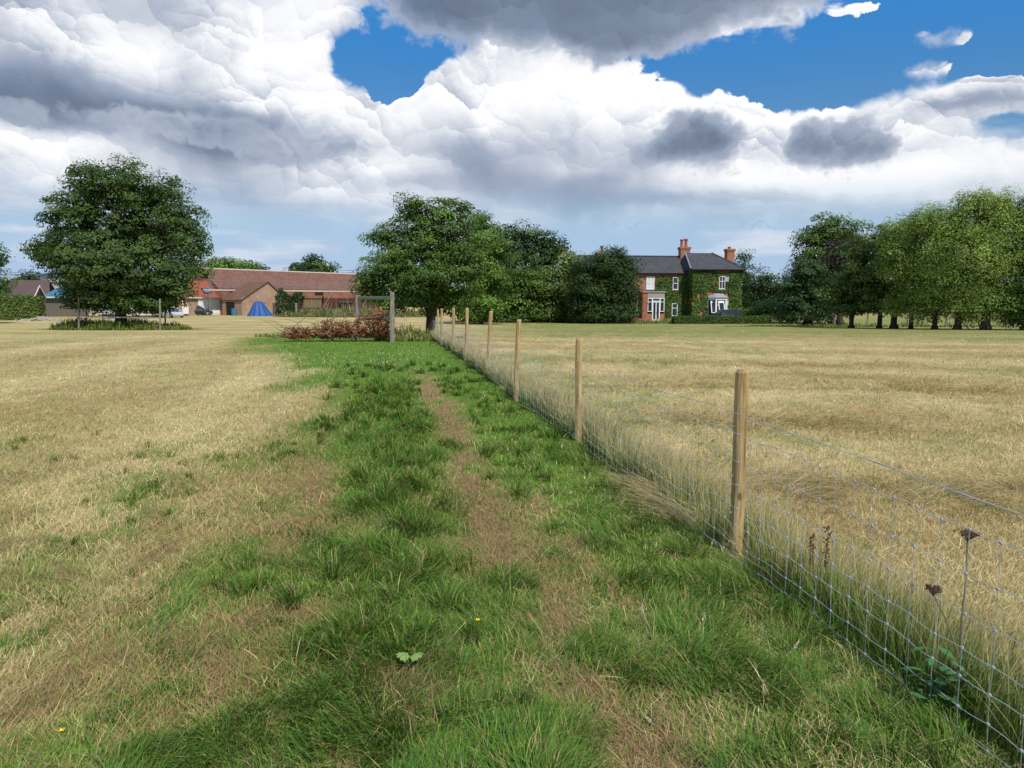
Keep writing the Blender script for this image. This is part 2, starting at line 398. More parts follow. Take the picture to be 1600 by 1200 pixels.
def build_ground():
    def axis(a, b, fine0, fine1, step, grow, lim):
        xs = list(np.arange(fine0, fine1 + 1e-6, step)); s = step; v = xs[-1]
        while v < lim:
            s *= grow; v += s; xs.append(v)
        s = step; v = xs[0]; pre = []
        while v > -lim if a is None else v > a:
            s *= grow; v -= s; pre.append(v)
        return np.array(pre[::-1] + xs)
    xs = axis(None, None, -9, 7, 0.09, 1.06, 4000); ys = axis(-12, None, 1.2, 20, 0.09, 1.035, 5000)
    Xg, Yg = np.meshgrid(xs, ys); nx, ny = len(xs), len(ys)
    Zg = gz(Xg, Yg) + 0.012 * (fbm(Xg * 7, Yg * 7, 9, 2) - 0.5) * sstep(25, 8, Yg)
    col = ground_col(Xg, Yg)
    idx = np.arange(nx * ny).reshape(ny, nx)
    f = np.stack([idx[:-1, :-1], idx[:-1, 1:], idx[1:, 1:], idx[1:, :-1]], -1).reshape(-1, 4)
    m, N, bs = newmat('field')
    a = N.new('ShaderNodeAttribute'); a.attribute_name = 'Col'
    oc = N.new('ShaderNodeTexCoord').outputs['Object']
    n1 = N.noise(oc, 9, 5, 0.7); n2 = N.noise(N.vm('MULTIPLY', oc, (1, .6, 1)), 55, 3, 0.7); n3 = N.noise(N.vm('MULTIPLY', oc, (1, .45, 1)), 1.6, 5, 0.6)
    f1 = N.m('ADD', N.m('MULTIPLY', N.m('SUBTRACT', n1, .5), .9), N.m('MULTIPLY', N.m('SUBTRACT', n2, .5), 1.0))
    f1 = N.m('ADD', f1, N.m('MULTIPLY', N.m('SUBTRACT', n3, .5), .55))
    c = N.vm('SCALE', a.outputs['Color'], scale=N.m('MAXIMUM', N.m('ADD', f1, 0.95), 0.15))
    # green blades and bleached stalks showing between
    tn = N.noise(N.vm('MULTIPLY', oc, (1, .5, 1)), 3.1, 6, 0.7)
    c = N.mix(N.smooth(tn, .55, .72, 0, .45), c, (.15, .17, .045, 1))
    N.l.new(c, bs.inputs['Base Color']); bs.inputs['Roughness'].default_value = 0.95; bs.inputs['Specular IOR Level'].default_value = 0.05
    b = N.new('ShaderNodeBump'); b.inputs['Strength'].default_value = 0.8; b.inputs['Distance'].default_value = 0.06
    N.l.new(N.m('ADD', n1, N.m('MULTIPLY', n2, .5)), b.inputs['Height']); N.l.new(b.outputs[0], bs.inputs['Normal'])
    g = mesh_np('ground', np.stack([Xg, Yg, Zg], -1).reshape(-1, 3), [f], m, col.reshape(-1, 3), smooth=True)
    tag(g, 'mown hay field, straw yellow with a green trodden strip along the fence', 'field', kind='structure')
build_ground()

# ---------------------------------------------------------------- grass blades
def blades(P, h, az, lean, w, cb, ct, droop=0.5):
    """P base points (n,3); h length; az lean direction; lean 0 upright .. 1 lying; w width; cb, ct base and tip colours.
    returns verts (n*7,3), faces, colours"""
    n = len(P)
    d = np.stack([np.cos(az), np.sin(az), np.zeros(n)], -1)
    up = np.zeros((n, 3)); up[:, 2] = 1
    sl = np.sqrt(np.clip(1 - lean ** 2, 0.0, 1))
    tip = P + h[:, None] * (d * lean[:, None] + up * sl[:, None] * (1 - 0.35 * droop)[:, None])
    c1 = P + h[:, None] * (d * (lean * (0.45 - 0.25 * droop))[:, None] + up * (sl * 0.55 + 0.18 * droop)[:, None])
    tw = rng.uniform(-0.9, 0.9, n)
    sd = np.stack([-np.sin(az + tw), np.cos(az + tw), np.zeros(n)], -1) * (w / 2)[:, None]
    V = np.empty((n, 7, 3)); ts = (0.0, 0.4, 0.75)
    for k, t in enumerate(ts):
        p = (1 - t) ** 2 * P + 2 * t * (1 - t) * c1 + t * t * tip
        ww = (0.75, 1.0, 0.7)[k]
        V[:, 2 * k] = p - sd * ww; V[:, 2 * k + 1] = p + sd * ww
    V[:, 6] = tip
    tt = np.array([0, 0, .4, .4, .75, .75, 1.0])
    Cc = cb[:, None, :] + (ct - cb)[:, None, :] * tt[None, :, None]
    b = (np.arange(n) * 7)[:, None]
    q = np.concatenate([b + np.array([[0, 1, 3, 2]]), b + np.array([[2, 3, 5, 4]])]); t3 = b + np.array([[4, 5, 6]])
    return V.reshape(-1, 3), q, t3, Cc.reshape(-1, 3)
class Blades:
    def __init__(s): s.a = []
    def add(s, *args, **k): s.a.append(blades(*args, **k))
    def build(s, name, mat, parent=None):
        off = 0; V = []; Q = []; T = []; Cc = []
        for v, q, t, c in s.a:
            V.append(v); Q.append(q + off); T.append(t + off); Cc.append(c); off += len(v)
        return mesh_np(name, np.concatenate(V), [np.concatenate(Q), np.concatenate(T)], mat, np.clip(np.concatenate(Cc), 0.004, 0.9), parent)
def screen_pts(n, py0, py1, px0=-260, px1=1860, power=1.0):
    """ground points, thinner with distance"""
    px = rng.uniform(px0, px1, n); py = py0 + (py1 - py0) * rng.uniform(0, 1, n) ** power
    y = np.full(n, 5.0); rx = (px - 800) / 1200; ry = -(py - 600) / 1200
    dy = CP + ry * SP; dz = -SP + ry * CP
    z = np.zeros(n)
    for _ in range(6):
        y = np.clip((z - CAM_H) / dz * dy, 0.5, 150); z = drop(y)
    x = rx / dy * y
    return x, y
def colmix(a, b, f): return a + (b - a) * f[:, None]
def jit(c, s=0.25, hue=0.10):
    n = len(c); v = np.exp(rng.normal(0, s, n))[:, None]; h = 1 + rng.normal(0, hue, (n, 3)); return c * v * h

def build_grass():
    # --- mown straw stubble and lying hay over the fields
    S = Blades(); Gr = Blades()
    x, y = screen_pts(620000, 503, 1300, power=0.85)
    o, g, b, br, ol = zones(x, y)
    k = rng.uniform(0, 1, len(x))
    keep = (k > g * 0.80) & (rng.uniform(0, 1, len(x)) < sstep(75, 16, y)) & ~((o < 0.0) & (o > -0.15))
    x, y, o, g, b, br, ol = [q[keep] for q in (x, y, o, g, b, br, ol)]
    n = len(x); pixw = y / 768
    kind = rng.uniform(0, 1, n)
    lying = kind < 0.55
    h = np.where(lying, np.where(rng.uniform(0, 1, n) < .06, rng.uniform(.10, .24, n), rng.uniform(.035, .10, n)), rng.uniform(.03, .08, n)) * (1 + 0.25 * ol) * np.where(b > .4, .8, 1)
    lean = np.where(lying, rng.uniform(.86, .995, n), rng.uniform(.1, .8, n))
    ang = np.where(o > 0, math.pi / 2 + 0.17, 0.35) + rng.normal(0, 0.9, n)
    ang = np.where(rng.uniform(0, 1, n) < .35, rng.uniform(0, 6.28, n), ang)
    w = np.maximum(rng.uniform(.0012, .003, n), pixw * rng.uniform(.25, .6, n))
    base = colmix(np.tile(STRAW_D, (n, 1)), np.tile(STRAW_P, (n, 1)), np.clip(br + rng.normal(0, .3, n), 0, 1.3))
    base = colmix(base, np.tile(OLIVE, (n, 1)), np.clip(ol * rng.uniform(0.2, 1.3, n), 0, 1))
    grn = rng.uniform(0, 1, n) < (0.07 + 0.25 * ol + 0.3 * g)
    base = np.where(grn[:, None], np.tile(GREEN_L, (n, 1)), base)
    base = colmix(base, np.tile(BROWN * 1.05, (n, 1)), np.clip(b * rng.uniform(.5, 1.3, n), 0, 1) * (~grn))
    base = jit(base, .28, .06)
    P = np.stack([x, y, gz(x, y) + np.where(lying, rng.uniform(0, .035, n), -0.003)], -1)
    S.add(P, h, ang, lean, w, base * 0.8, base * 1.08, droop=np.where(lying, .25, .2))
    # thick rows of matted hay left lying in the field beyond the fence
    n = 30000; row = rng.choice(4, n, p=[.42, .30, .18, .10]); rx = fence_x(8) + .5 + rng.uniform(0, 1, n) * np.array([7, 11, 15, 20])[row]
    ry = np.array([6.9, 10.6, 15.0, 20.5])[row] - .16 * (rx - 2) + rng.normal(0, .36, n) * (1 + .1 * row) + .9 * (fbm(rx * .5, row * 7.7, 61, 3) - .5)
    kp = (fence_x(ry) - rx < -.35) & (fbm(rx * 1.1, ry * 1.1, 63, 3) > .40); rx, ry = rx[kp], ry[kp]; n = len(rx)
    hh = rng.uniform(.12, .38, n); an = fbm(rx * .8, ry * .8, 65, 2) * 9 + rng.normal(0, .6, n)
    cc = colmix(np.tile(C(.36, .25, .12), (n, 1)), np.tile(STRAW_P * 1.05, (n, 1)), np.clip(rng.beta(1.6, 1.2, n), 0, 1)); cc = np.where((rng.uniform(0, 1, n) < .15)[:, None], OLIVE, cc); cc = jit(cc, .25, .05)
    S.add(np.stack([rx, ry, gz(rx, ry) + rng.uniform(0, .09, n)], -1), hh, an, rng.uniform(.93, .999, n), np.maximum(rng.uniform(.0015, .0035, n), ry / 768 * .4), cc * .85, cc, droop=np.full(n, .5))
    o_ = S.build('hay_stubble', M_straw); tag(o_, 'cut straw coloured hay and stubble lying over the mown fields', 'hay', kind='stuff')
    # --- green blades of the strip
    def green_set(n, py0, py1, power, hmin, hmax, tall=0.0):
        x, y = screen_pts(n, py0, py1, power=power)
        o, g, b, br, ol = zones(x, y)
        cl = fbm(x * 3.1, y * 3.1, 71, 2); ridge = np.exp(-((o - 2.25) / 0.38) ** 2)
        lush = np.clip(sstep(.42, .62, cl) * .8 + ridge * .75, 0, 1.2)
        keep = (rng.uniform(0, 1, n) < g * (0.45 + 0.55 * lush)) & (o > 0.02) & ~((np.abs((y - 3.0) % 4.0 - 1.85) < .3) & (o < .16) & (y < 16))
        x, y, o, g, b, cl, lush = [q[keep] for q in (x, y, o, g, b, cl, lush)]
        n = len(x); pixw = y / 768
        h = rng.uniform(hmin, hmax, n) * (0.65 + 0.85 * lush) * (0.7 + .3 * g)
        # tufts lean together
        ta = fbm(x * 1.3, y * 1.3, 81, 2) * 14 + fbm(x * .5, y * .5, 83, 2) * 8
        ang = ta + rng.normal(0, .75, n)
        lean = np.clip(rng.normal(.68, .2, n), .1, .97)
        w = np.maximum(rng.uniform(.002, .0048, n), pixw * rng.uniform(.35, .75, n))
        f = np.clip(rng.beta(1.6, 1.8, n) * 0.75 + 0.25 * (1 - lush) + .02, 0, 1)
        base = colmix(np.tile(GREEN_D, (n, 1)), np.tile(GREEN_L, (n, 1)), f)
        dry = rng.uniform(0, 1, n) < .10 + .10 * (1 - np.clip(lush, 0, 1))
        base = np.where(dry[:, None], np.tile(C(.34, .27, .11), (n, 1)), base)
        blu = rng.uniform(0, 1, n) < .16
        base = np.where((blu & ~dry)[:, None], base * np.array([.85, 1.0, 1.9]), base)
        base = jit(base, .22, .06)
        P = np.stack([x, y, gz(x, y) - .004], -1)
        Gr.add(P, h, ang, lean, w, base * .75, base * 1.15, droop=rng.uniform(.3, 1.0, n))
    green_set(430000, 503, 1300, .80, .06, .16)
    # tussocks: long blades arching out from one root
    def tussocks(cx, cy, per, h0, h1, spread, need=0.0):
        _o, g_, b_, _r, _l = zones(cx, cy); kp = (rng.uniform(0, 1, len(cx)) < np.clip(g_ + need, 0, 1)) & (b_ < .35); cx, cy = cx[kp], cy[kp]
        k = len(cx); i = np.repeat(np.arange(k), per); n = len(i)
        a = rng.uniform(0, 6.28, n); r = np.abs(rng.normal(0, spread, n)) * rng.uniform(.6, 1.5, k)[i]
        x = cx[i] + r * np.cos(a); y = cy[i] + r * np.sin(a)
        sz = rng.uniform(.65, 1.25, k)[i]; h = rng.uniform(h0, h1, n) * sz
        wind = rng.uniform(0, 6.28, k)[i]; ang = np.where(rng.uniform(0, 1, n) < .35, wind + rng.normal(0, .4, n), a + rng.normal(0, .5, n))
        lean = np.clip(.35 + r / spread * .22 + rng.normal(0, .18, n), .05, .97)
        w = np.maximum(rng.uniform(.0025, .0055, n), y / 768 * rng.uniform(.35, .7, n))
        f = np.clip(rng.beta(1.5, 2.0, n) + rng.normal(0, .12, k)[i], 0, 1)
        base = colmix(np.tile(GREEN_D * .9, (n, 1)), np.tile(GREEN_L, (n, 1)), f)
        dry = rng.uniform(0, 1, n) < .09; base = np.where(dry[:, None], np.tile(C(.40, .31, .14), (n, 1)), base)
        base = jit(base, .2, .05) * np.exp(rng.normal(0, .12, k))[i][:, None]
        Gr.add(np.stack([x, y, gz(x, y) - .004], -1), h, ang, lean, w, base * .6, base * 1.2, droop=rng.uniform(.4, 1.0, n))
    k = 170; cy = 2.9 + 12 * rng.uniform(0, 1, k) ** 1.5; co = rng.normal(2.25, .33, k); tussocks(fence_x(cy) - co, cy, 110, .13, .27, .07)
    k = 330; cy = 2.6 + 17 * rng.uniform(0, 1, k) ** 1.6; co = rng.uniform(.1, 3.4, k); tussocks(fence_x(cy) - co, cy, 60, .08, .20, .06)
    k = 160; cy = 2.6 + 7 * rng.uniform(0, 1, k); co = rng.uniform(3.2, 7.0, k); tussocks(fence_x(cy) - co, cy, 45, .05, .13, .05, .25)
    o_ = Gr.build('green_grass', M_blade); tag(o_, 'lush green grass growing in the strip beside the wire fence', 'grass', kind='stuff')
    # --- tall unmown grass along the fence: green at the foot, straw above
    T = Blades(); n = 52000
    yy = 1.6 + 33 * rng.uniform(0, 1, n) ** 1.7
    oo = -np.abs(rng.normal(0.02, .24, n)) + .03
    oo = np.where(oo < -.75, -.3 * rng.uniform(0, 1, n), oo)
    xx = fence_x(yy) - oo
    cl = fbm(xx * 1.6, yy * 1.6, 91, 3)
    ph = (yy - 5.0 + 2) % 4.0 - 2.0      # kept clear round the foot of each post
    cl = np.where((np.abs(ph + .05) < .22) & (oo > -.12), 0, cl)
    keep = rng.uniform(0, 1, n) < sstep(.28, .5, cl + .12); xx, yy, oo, cl = xx[keep], yy[keep], oo[keep], cl[keep]; n = len(xx)
    pixw = yy / 768
    stalk = rng.uniform(0, 1, n) < np.where(yy < 4.2, .42, .62)
    h = np.where(stalk, rng.uniform(.25, .58, n), rng.uniform(.14, .36, n)) * (0.75 + .5 * cl) * np.clip(1 + (oo + .0) * .6, .5, 1)
    ang = 1.0 + 5 * (fbm(xx * .9, yy * .9, 95, 2) - .5) + rng.normal(0, 1.1, n); lean = np.clip(np.abs(rng.normal(.40, .25, n)), .05, .97)
    w = np.maximum(np.where(stalk, rng.uniform(.0016, .003, n), rng.uniform(.003, .006, n)), pixw * np.where(stalk, .42, .6))
    cb = np.where(stalk[:, None], np.tile(C(.12, .17, .04), (n, 1)), np.tile(GREEN_D * 1.1, (n, 1)))
    ct = np.where(stalk[:, None], np.tile(C(.50, .40, .20), (n, 1)), np.tile(GREEN_L * .8, (n, 1)))
    v = np.exp(rng.normal(0, .2, n))[:, None]
    T.add(np.stack([xx, yy, gz(xx, yy) - .005], -1), h, ang, lean, w, cb * v, ct * v, droop=rng.uniform(.1, .6, n))
    # a lodged swath of straw pushed through the mesh between the first two posts
    n = 420; yy = rng.uniform(5.35, 6.5, n); oo = rng.normal(0.0, .09, n); xx = fence_x(yy) - oo
    hh = rng.uniform(.3, .62, n); cc = jit(np.tile(C(.50, .40, .19), (n, 1)), .2, .04)
    T.add(np.stack([xx, yy, gz(xx, yy) + rng.uniform(.01, .10, n)], -1), hh, rng.normal(2.75, .3, n), rng.uniform(.9, .995, n), rng.uniform(.002, .004, n), cc * .8, cc, droop=np.full(n, .6))
    o_ = T.build('fence_line_grass', M_blade); tag(o_, 'tall unmown grass with straw stalks along the wire fence', 'grass', kind='stuff')
    # --- rank grass left round the foot of the big left tree and along field edges
    U = Blades()
    def rank(cx, Y, rx, ry, n, h0, h1, cols, wmul=.5):
        a = rng.uniform(0, 6.28, n); r = np.sqrt(rng.uniform(0, 1, n))
        x = cx + rx * r * np.cos(a); y = Y + ry * r * np.sin(a)
        h = rng.uniform(h0, h1, n) * (0.1 + 1.7 * fbm(x * .9, y * .9, 5, 3)) * (1.15 - .75 * r ** 2)
        c = cols[rng.integers(0, len(cols), n)]; c = jit(c, .22, .05)
        U.add(np.stack([x, y, gz(x, y)], -1), h, rng.uniform(0, 6.28, n), np.clip(np.abs(rng.normal(.45, .28, n)), 0, .95), y / 768 * rng.uniform(.5, 1.0, n) * wmul * 2, c * .7, c * 1.1, droop=rng.uniform(.1, .6, n))
    gcols = np.array([GREEN_L * .8, GREEN_L, OLIVE, GREEN_D * 1.2, C(.36, .29, .14)])
    rank(G(188, 55).x, 55.5, 4.8, 2.6, 5200, .35, 1.0, gcols)
    rank(G(100, 55).x, 56, 1.6, 1.2, 500, .5, 1.3, np.array([OLIVE, C(.3, .22, .12), GREEN_L]))
    rank(G(640, 33).x, 33.5, 1.6, 1.8, 2200, .2, .75, np.concatenate([gcols, [C(.42, .34, .17)]]))
    rank(G(520, 36).x, 37.5, 4.2, 1.6, 1500, .15, .45, gcols)
    rank(G(560, 118).x, 118, 13, 5, 3500, .8, 2.0, np.array([C(.3, .26, .15), OLIVE, C(.2, .17, .12), GREEN_L * .8]))
    rank(G(1030, 86).x, 86, 7, 1.5, 1100, .3, .8, np.array([C(.36, .29, .15), OLIVE, GREEN_L]))
    rank(G(1400, 70).x, 70, 16, 1.4, 2500, .15, .4, gcols)
    o_ = U.build('rank_grass', M_blade); tag(o_, 'rank uncut grass left round tree feet and field edges', 'grass', kind='stuff')
    # --- white clover heads dotted in the strip
    n = 240; x = rng.normal(-3.4, 1.0, n); y = rng.normal(20.5, 2.8, n)
    c = MB()
    for i in range(n):
        z = float(gz(x[i], y[i])) + random.uniform(.09, .16); s = random.uniform(.007, .014)
        c.add([(x[i] + s, y[i], z), (x[i], y[i] + s, z), (x[i] - s, y[i], z), (x[i], y[i] - s, z), (x[i], y[i], z + s), (x[i], y[i], z - s)],
              [(0, 1, 4), (1, 2, 4), (2, 3, 4), (3, 0, 4), (1, 0, 5), (2, 1, 5), (3, 2, 5), (0, 3, 5)])
    tag(c.build('clover_flowers', plain('clover_white', (.62, .62, .58), .8)), 'white clover heads dotted through the green strip', 'flowers', kind='stuff')
build_grass()
# ---------------------------------------------------------------- the new stock fence
def woodmat(name, c0, c1, grain=(14, 14, 1.2)):
    m, N, bs = newmat(name)
    oc = N.new('ShaderNodeTexCoord').outputs['Object']
    v = N.vm('MULTIPLY', oc, grain)
    n1 = N.noise(v, 2.2, 6, .65, dist=.6); n2 = N.noise(oc, 3.2, 4, .6); n3 = N.noise(v, 9, 3, .6)
    c = N.mix(N.smooth(n1, .3, .7), (*c0, 1), (*c1, 1))
    c = N.vm('SCALE', c, scale=N.m('ADD', N.m('MULTIPLY', n2, .5), N.m('ADD', N.m('MULTIPLY', n3, .35), .55)))
    kn = N.new('ShaderNodeTexVoronoi'); kn.inputs['Scale'].default_value = 3.1; N.l.new(N.vm('MULTIPLY', oc, (1.6, 1.6, .9)), kn.inputs['Vector'])
    c = N.mix(N.smooth(kn.outputs['Distance'], .05, .11, .75, 0), c, (c0[0] * .35, c0[1] * .3, c0[2] * .3, 1))
    ck = N.noise(N.vm('MULTIPLY', oc, (60, 60, 1.3)), 1.0, 3, .6)
    c = N.mix(N.smooth(ck, .60, .68, 0, .7), c, (c0[0] * .3, c0[1] * .3, c0[2] * .3, 1))
    c = N.mix(N.smooth(N.noise(oc, 5, 4, .6), .5, .75, 0, .35), c, (.30, .27, .20, 1))
    N.l.new(c, bs.inputs['Base Color']); bs.inputs['Roughness'].default_value = .75; bs.inputs['Specular IOR Level'].default_value = .2
    b = N.new('ShaderNodeBump'); b.inputs['Strength'].default_value = .5; b.inputs['Distance'].default_value = .006
    N.l.new(n1, b.inputs['Height']); N.l.new(b.outputs[0], bs.inputs['Normal'])
    return m
M_post = woodmat('new_pine', (.27, .165, .062), (.58, .42, .19))
M_old = woodmat('weathered_wood', (.16, .14, .115), (.34, .31, .26))
M_wire = plain('galvanised_wire', (.44, .46, .48), .5, .25, .4, .15)
def build_fence():
    root = empty('wire_fence', (fence_x(5.0).item(), 5.0, 0))
    tag(root, 'new wire stock fence on pale pine posts running up the field to the oak', 'fence')
    ox, oy = float(fence_x(5.0)), 5.0
    posts = [(1148, 875, 1162, 577, 5.0, .047), (903, 693, 906, 528, 9.0, .046), (806, 613, 811, 499, 13.0, .047), (762, 578, 767, 486, 17.0, .05),
             (728, 553, 730, 481, 21.0, .052), (707, 545, 709, 481, 25.0, .052), (690, 540, 690.5, 482, 29.0, .052), (684, 534, 684.5, 483, 33.0, .05)]
    for i, (bx, by, tx, ty, Y, r) in enumerate(posts):
        g = G(bx, Y); top = at(tx, ty, Y + .02)
        m = MB(); n = 14; rings = []
        base = Vector((g.x - ox, g.y - oy, g.z - .25)); tp = Vector((top.x - ox, top.y - oy, top.z))
        rr = random.Random(i); prof = [1 + .05 * rr.uniform(-1, 1) for _ in range(n)]
        # half-round stake: one flatter face, chamfered head
        hs = [0, .2, .45, .7, .93, .985, 1.0]; rad = [1.0, 1.0, .99, .97, .97, .95, .72]
        for t, q in zip(hs, rad):
            c = base.lerp(tp, t); c.x += .006 * math.sin(5 * t + i)
            ring = []
            for k in range(n):
                a = 2 * math.pi * k / n + .3
                d = r * q * prof[k]; x = d * math.cos(a); y = d * math.sin(a)
                x = min(x, r * q * .78)
                ring.append((c.x + x, c.y + y, c.z))
            rings.append(ring)
        vs = [v for ring in rings for v in ring]
        fs = [(a * n + k, a * n + (k + 1) % n, (a + 1) * n + (k + 1) % n, (a + 1) * n + k) for a in range(len(rings) - 1) for k in range(n)]
        fs.append(tuple((len(rings) - 1) * n + k for k in range(n)))
        m.add(vs, fs)
        p = m.build('post', M_post, root)
        for hgt in (.86, .53, .28, .08):
            st = MB()   # staples that hold the wires
            zc = g.z + hgt; t = (zc - base.z) / (tp.z - base.z); c = base.lerp(tp, t)
            st.box(c.x - r - .004, c.x - r + .012, c.y - .012, c.y + .012, zc - .004, zc + .004)
            st.build('staple', M_wire, p)
    # wires: run on the path side of the posts
    def wp(y, h, wob=0.0):
        x = float(fence_x(y)) - .062 + wob; return (x - ox, y - oy, float(gz(x, y)) * .6 + float(drop(y)) * .4 + h)
    heights = [.07, .16, .28, .39, .53, .69, .86]
    rq = random.Random(4)
    y0, y1 = -1.6, 33.2; dy = .15 * .986; nn = int((y1 - y0) / dy)
    # lateral wobble, slight sag of every wire between posts
    wob = [0.012 * math.sin(i * .37) + .008 * math.sin(i * .11 + 1) for i in range(nn + 1)]
    def sag(y): f = ((y - 1.0) / 4.0) % 1.0; return -.018 * math.sin(math.pi * f)
    rough = [[rq.gauss(0, .004) for _ in heights] for _ in range(nn + 1)]
    m = MB(); kn = MB()
    for j, h in enumerate(heights):
        pts = []
        for i in range(nn + 1):
            y = y0 + i * dy; pts.append(wp(y, h + sag(y) + rough[i][j], wob[i]))
            if i < nn: pts.append(tuple(Vector(wp(y + dy / 2, h + sag(y) + (rough[i][j] + rough[i + 1][j]) / 2 + .004 * (-1) ** i, (wob[i] + wob[i + 1]) / 2))))
        m.tube(pts, .00155 if 0 < j < 6 else .0019, 4, cap=False)
    for i in range(nn + 1):
        y = y0 + i * dy
        pts = [wp(y + rq.gauss(0, .003), h + sag(y) + rough[i][j], wob[i] + .002) for j, h in enumerate(heights)]
        m.tube(pts, .00145, 4, cap=False)
        for p in pts:
            s = .0042; kn.box(p[0] - s, p[0] + s, p[1] - s * 1.5, p[1] + s * 1.5, p[2] - s, p[2] + s)
    mesh = m.build('wire_mesh', M_wire, root)
    kn.build('wire_knots', M_wire, mesh)['kind'] = 'stuff'
    t = MB(); pts = []
    for i in range(120):
        y = y0 + i * (y1 - y0) / 119; pts.append(wp(y, .985 + sag(y) * 1.2, .0))
    t.tube(pts, .002, 5, cap=False); 
    off = [(p[0] + .003 * math.cos(i * 2.1), p[1], p[2] + .003 * math.sin(i * 2.1)) for i, p in enumerate(pts)]
    t.tube(off, .0016, 4, cap=False)
    t.build('top_wire', M_wire, root)
build_fence()

# ---------------------------------------------------------------- small plants of the foreground
M_stem = plain('dry_stem', (.20, .15, .07), .8); M_umbel = plain('dry_umbel', (.085, .045, .028), .9)
M_gstem = plain('green_stem', (.10, .17, .04), .7); M_yel = plain('petal_yellow', (.78, .50, .01), .5, var=.1)
M_seed = plain('seed_head', (.52, .44, .29), .9); M_dock = plain('dock_seed', (.13, .065, .035), .9)
def umbel(px, pyb, Y, H, r, label, leaves=True, stemmat=None):
    g = G(px, Y); root = empty('dead_umbel_plant', g); tag(root, label, 'plant')
    s = MB(); top = Vector((.01, 0, H))
    s.tube([(0, 0, -.02), (.02, .01, H * .3), (.008, 0, H * .6), (.016, 0, H * .8), top], [.006, .005, .004, .0035, .003], 6)
    heads = [(top, r)] + ([(Vector((-.10, .02, H * .70)), r * .6)] if leaves else [])
    if leaves: s.tube([(.008, 0, H * .38), (-.05, .01, H * .58), heads[1][0]], [.0035, .003, .002], 5)
    hd = []
    for hp, hr in heads:
        h = MB()
        for k in range(26):
            a = random.uniform(0, 6.28); q = hr * math.sqrt(random.uniform(.02, 1)); e = hp + Vector((q * math.cos(a), q * math.sin(a), .022 + .010 * random.random() - q * q * 1.5))
            s.tube([hp - Vector((0, 0, .005)), e], [.0018, .001], 4, False)
            for _ in range(5):
                c = e + Vector((random.gauss(0, .006), random.gauss(0, .006), random.gauss(0, .003))); q2 = random.uniform(.003, .006)
                h.add([c + Vector((q2, 0, 0)), c + Vector((0, q2, 0)), c - Vector((q2, 0, 0)), c - Vector((0, q2, 0)), c + Vector((0, 0, q2)), c - Vector((0, 0, q2))],
                      [(0, 1, 4), (1, 2, 4), (2, 3, 4), (3, 0, 4), (1, 0, 5), (2, 1, 5), (3, 2, 5), (0, 3, 5)])
        h.build('seed_umbel', M_umbel, root)
    s.build('stem', stemmat or M_stem, root)
    if leaves:
        lf = MB()
        for k in range(60):
            a = random.uniform(0, 6.28); q = random.uniform(.03, .22); z = random.uniform(.12, .30)
            c = Vector((q * math.cos(a), q * math.sin(a) * .7, z)); L = random.uniform(.02, .045); b = random.uniform(0, 6.28)
            d = Vector((math.cos(b), math.sin(b), random.uniform(-.4, .3))) * L; e = Vector((-math.sin(b), math.cos(b), random.uniform(-.3, .3))) * L * .45
            lf.add([c - d, c - e, c + d, c + e], [(0, 1, 2, 3)])
        lf.build('leaves', plain('umbel_leaf', (.05, .14, .035), .6), root)
umbel(1488, 930, 2.95, .78, .043, 'dead hogweed with a brown flat seed umbel standing behind the wire mesh')
def dock(px, Y, H, label):
    g = G(px, Y); root = empty('dock_stalk', g); tag(root, label, 'plant')
    s = MB(); s.tube([(0, 0, -.02), (.01, 0, H)], [.004, .002], 5); s.build('stem', M_stem, root)
    h = MB()
    for k in range(70):
        z = H * random.uniform(.55, 1.0); a = random.uniform(0, 6.28); q = random.uniform(.004, .02); c = Vector((.01 * z / H + q * math.cos(a), q * math.sin(a), z)); t = random.uniform(.004, .008)
        h.add([c + Vector((t, 0, 0)), c + Vector((0, t, 0)), c - Vector((t, 0, 0)), c - Vector((0, t, 0)), c + Vector((0, 0, t)), c - Vector((0, 0, t))],
              [(0, 1, 4), (1, 2, 4), (2, 3, 4), (3, 0, 4), (1, 0, 5), (2, 1, 5), (3, 2, 5), (0, 3, 5)])
    h.build('seed_spike', M_dock, root)
dock(1262, 4.15, .42, 'rusty brown dock stalk in the tall grass, the one nearer the first post')
dock(1285, 4.0, .50, 'taller rusty brown dock stalk in the tall grass right of the first post')
def buttercup(px, py, Y, label, H):
    g = G(px, Y); root = empty('buttercup', g); tag(root, label, 'flower')
    s = MB(); s.tube([(0, 0, -.01), (.012, 0, H * .6), (0, 0, H)], .0016, 5); s.build('stem', M_gstem, root)
    f = MB(); c = Vector((0, 0, H))
    for k in range(5):
        a = k * 1.2566; d = Vector((math.cos(a), math.sin(a), .5)) * .011; e = Vector((-math.sin(a), math.cos(a), 0)) * .007
        f.add([c, c + d * .6 + e, c + d * 1.15 + Vector((0, 0, .003)), c + d * .6 - e], [(0, 1, 2, 3)])
    f.build('petals', M_yel, root)
buttercup(747, 1030, 3.55, 'yellow buttercup flower standing in the tufted grass of the strip', .16)
buttercup(98, 1196, 2.76, 'yellow buttercup flower in the dry grass by the bottom corner', .05)
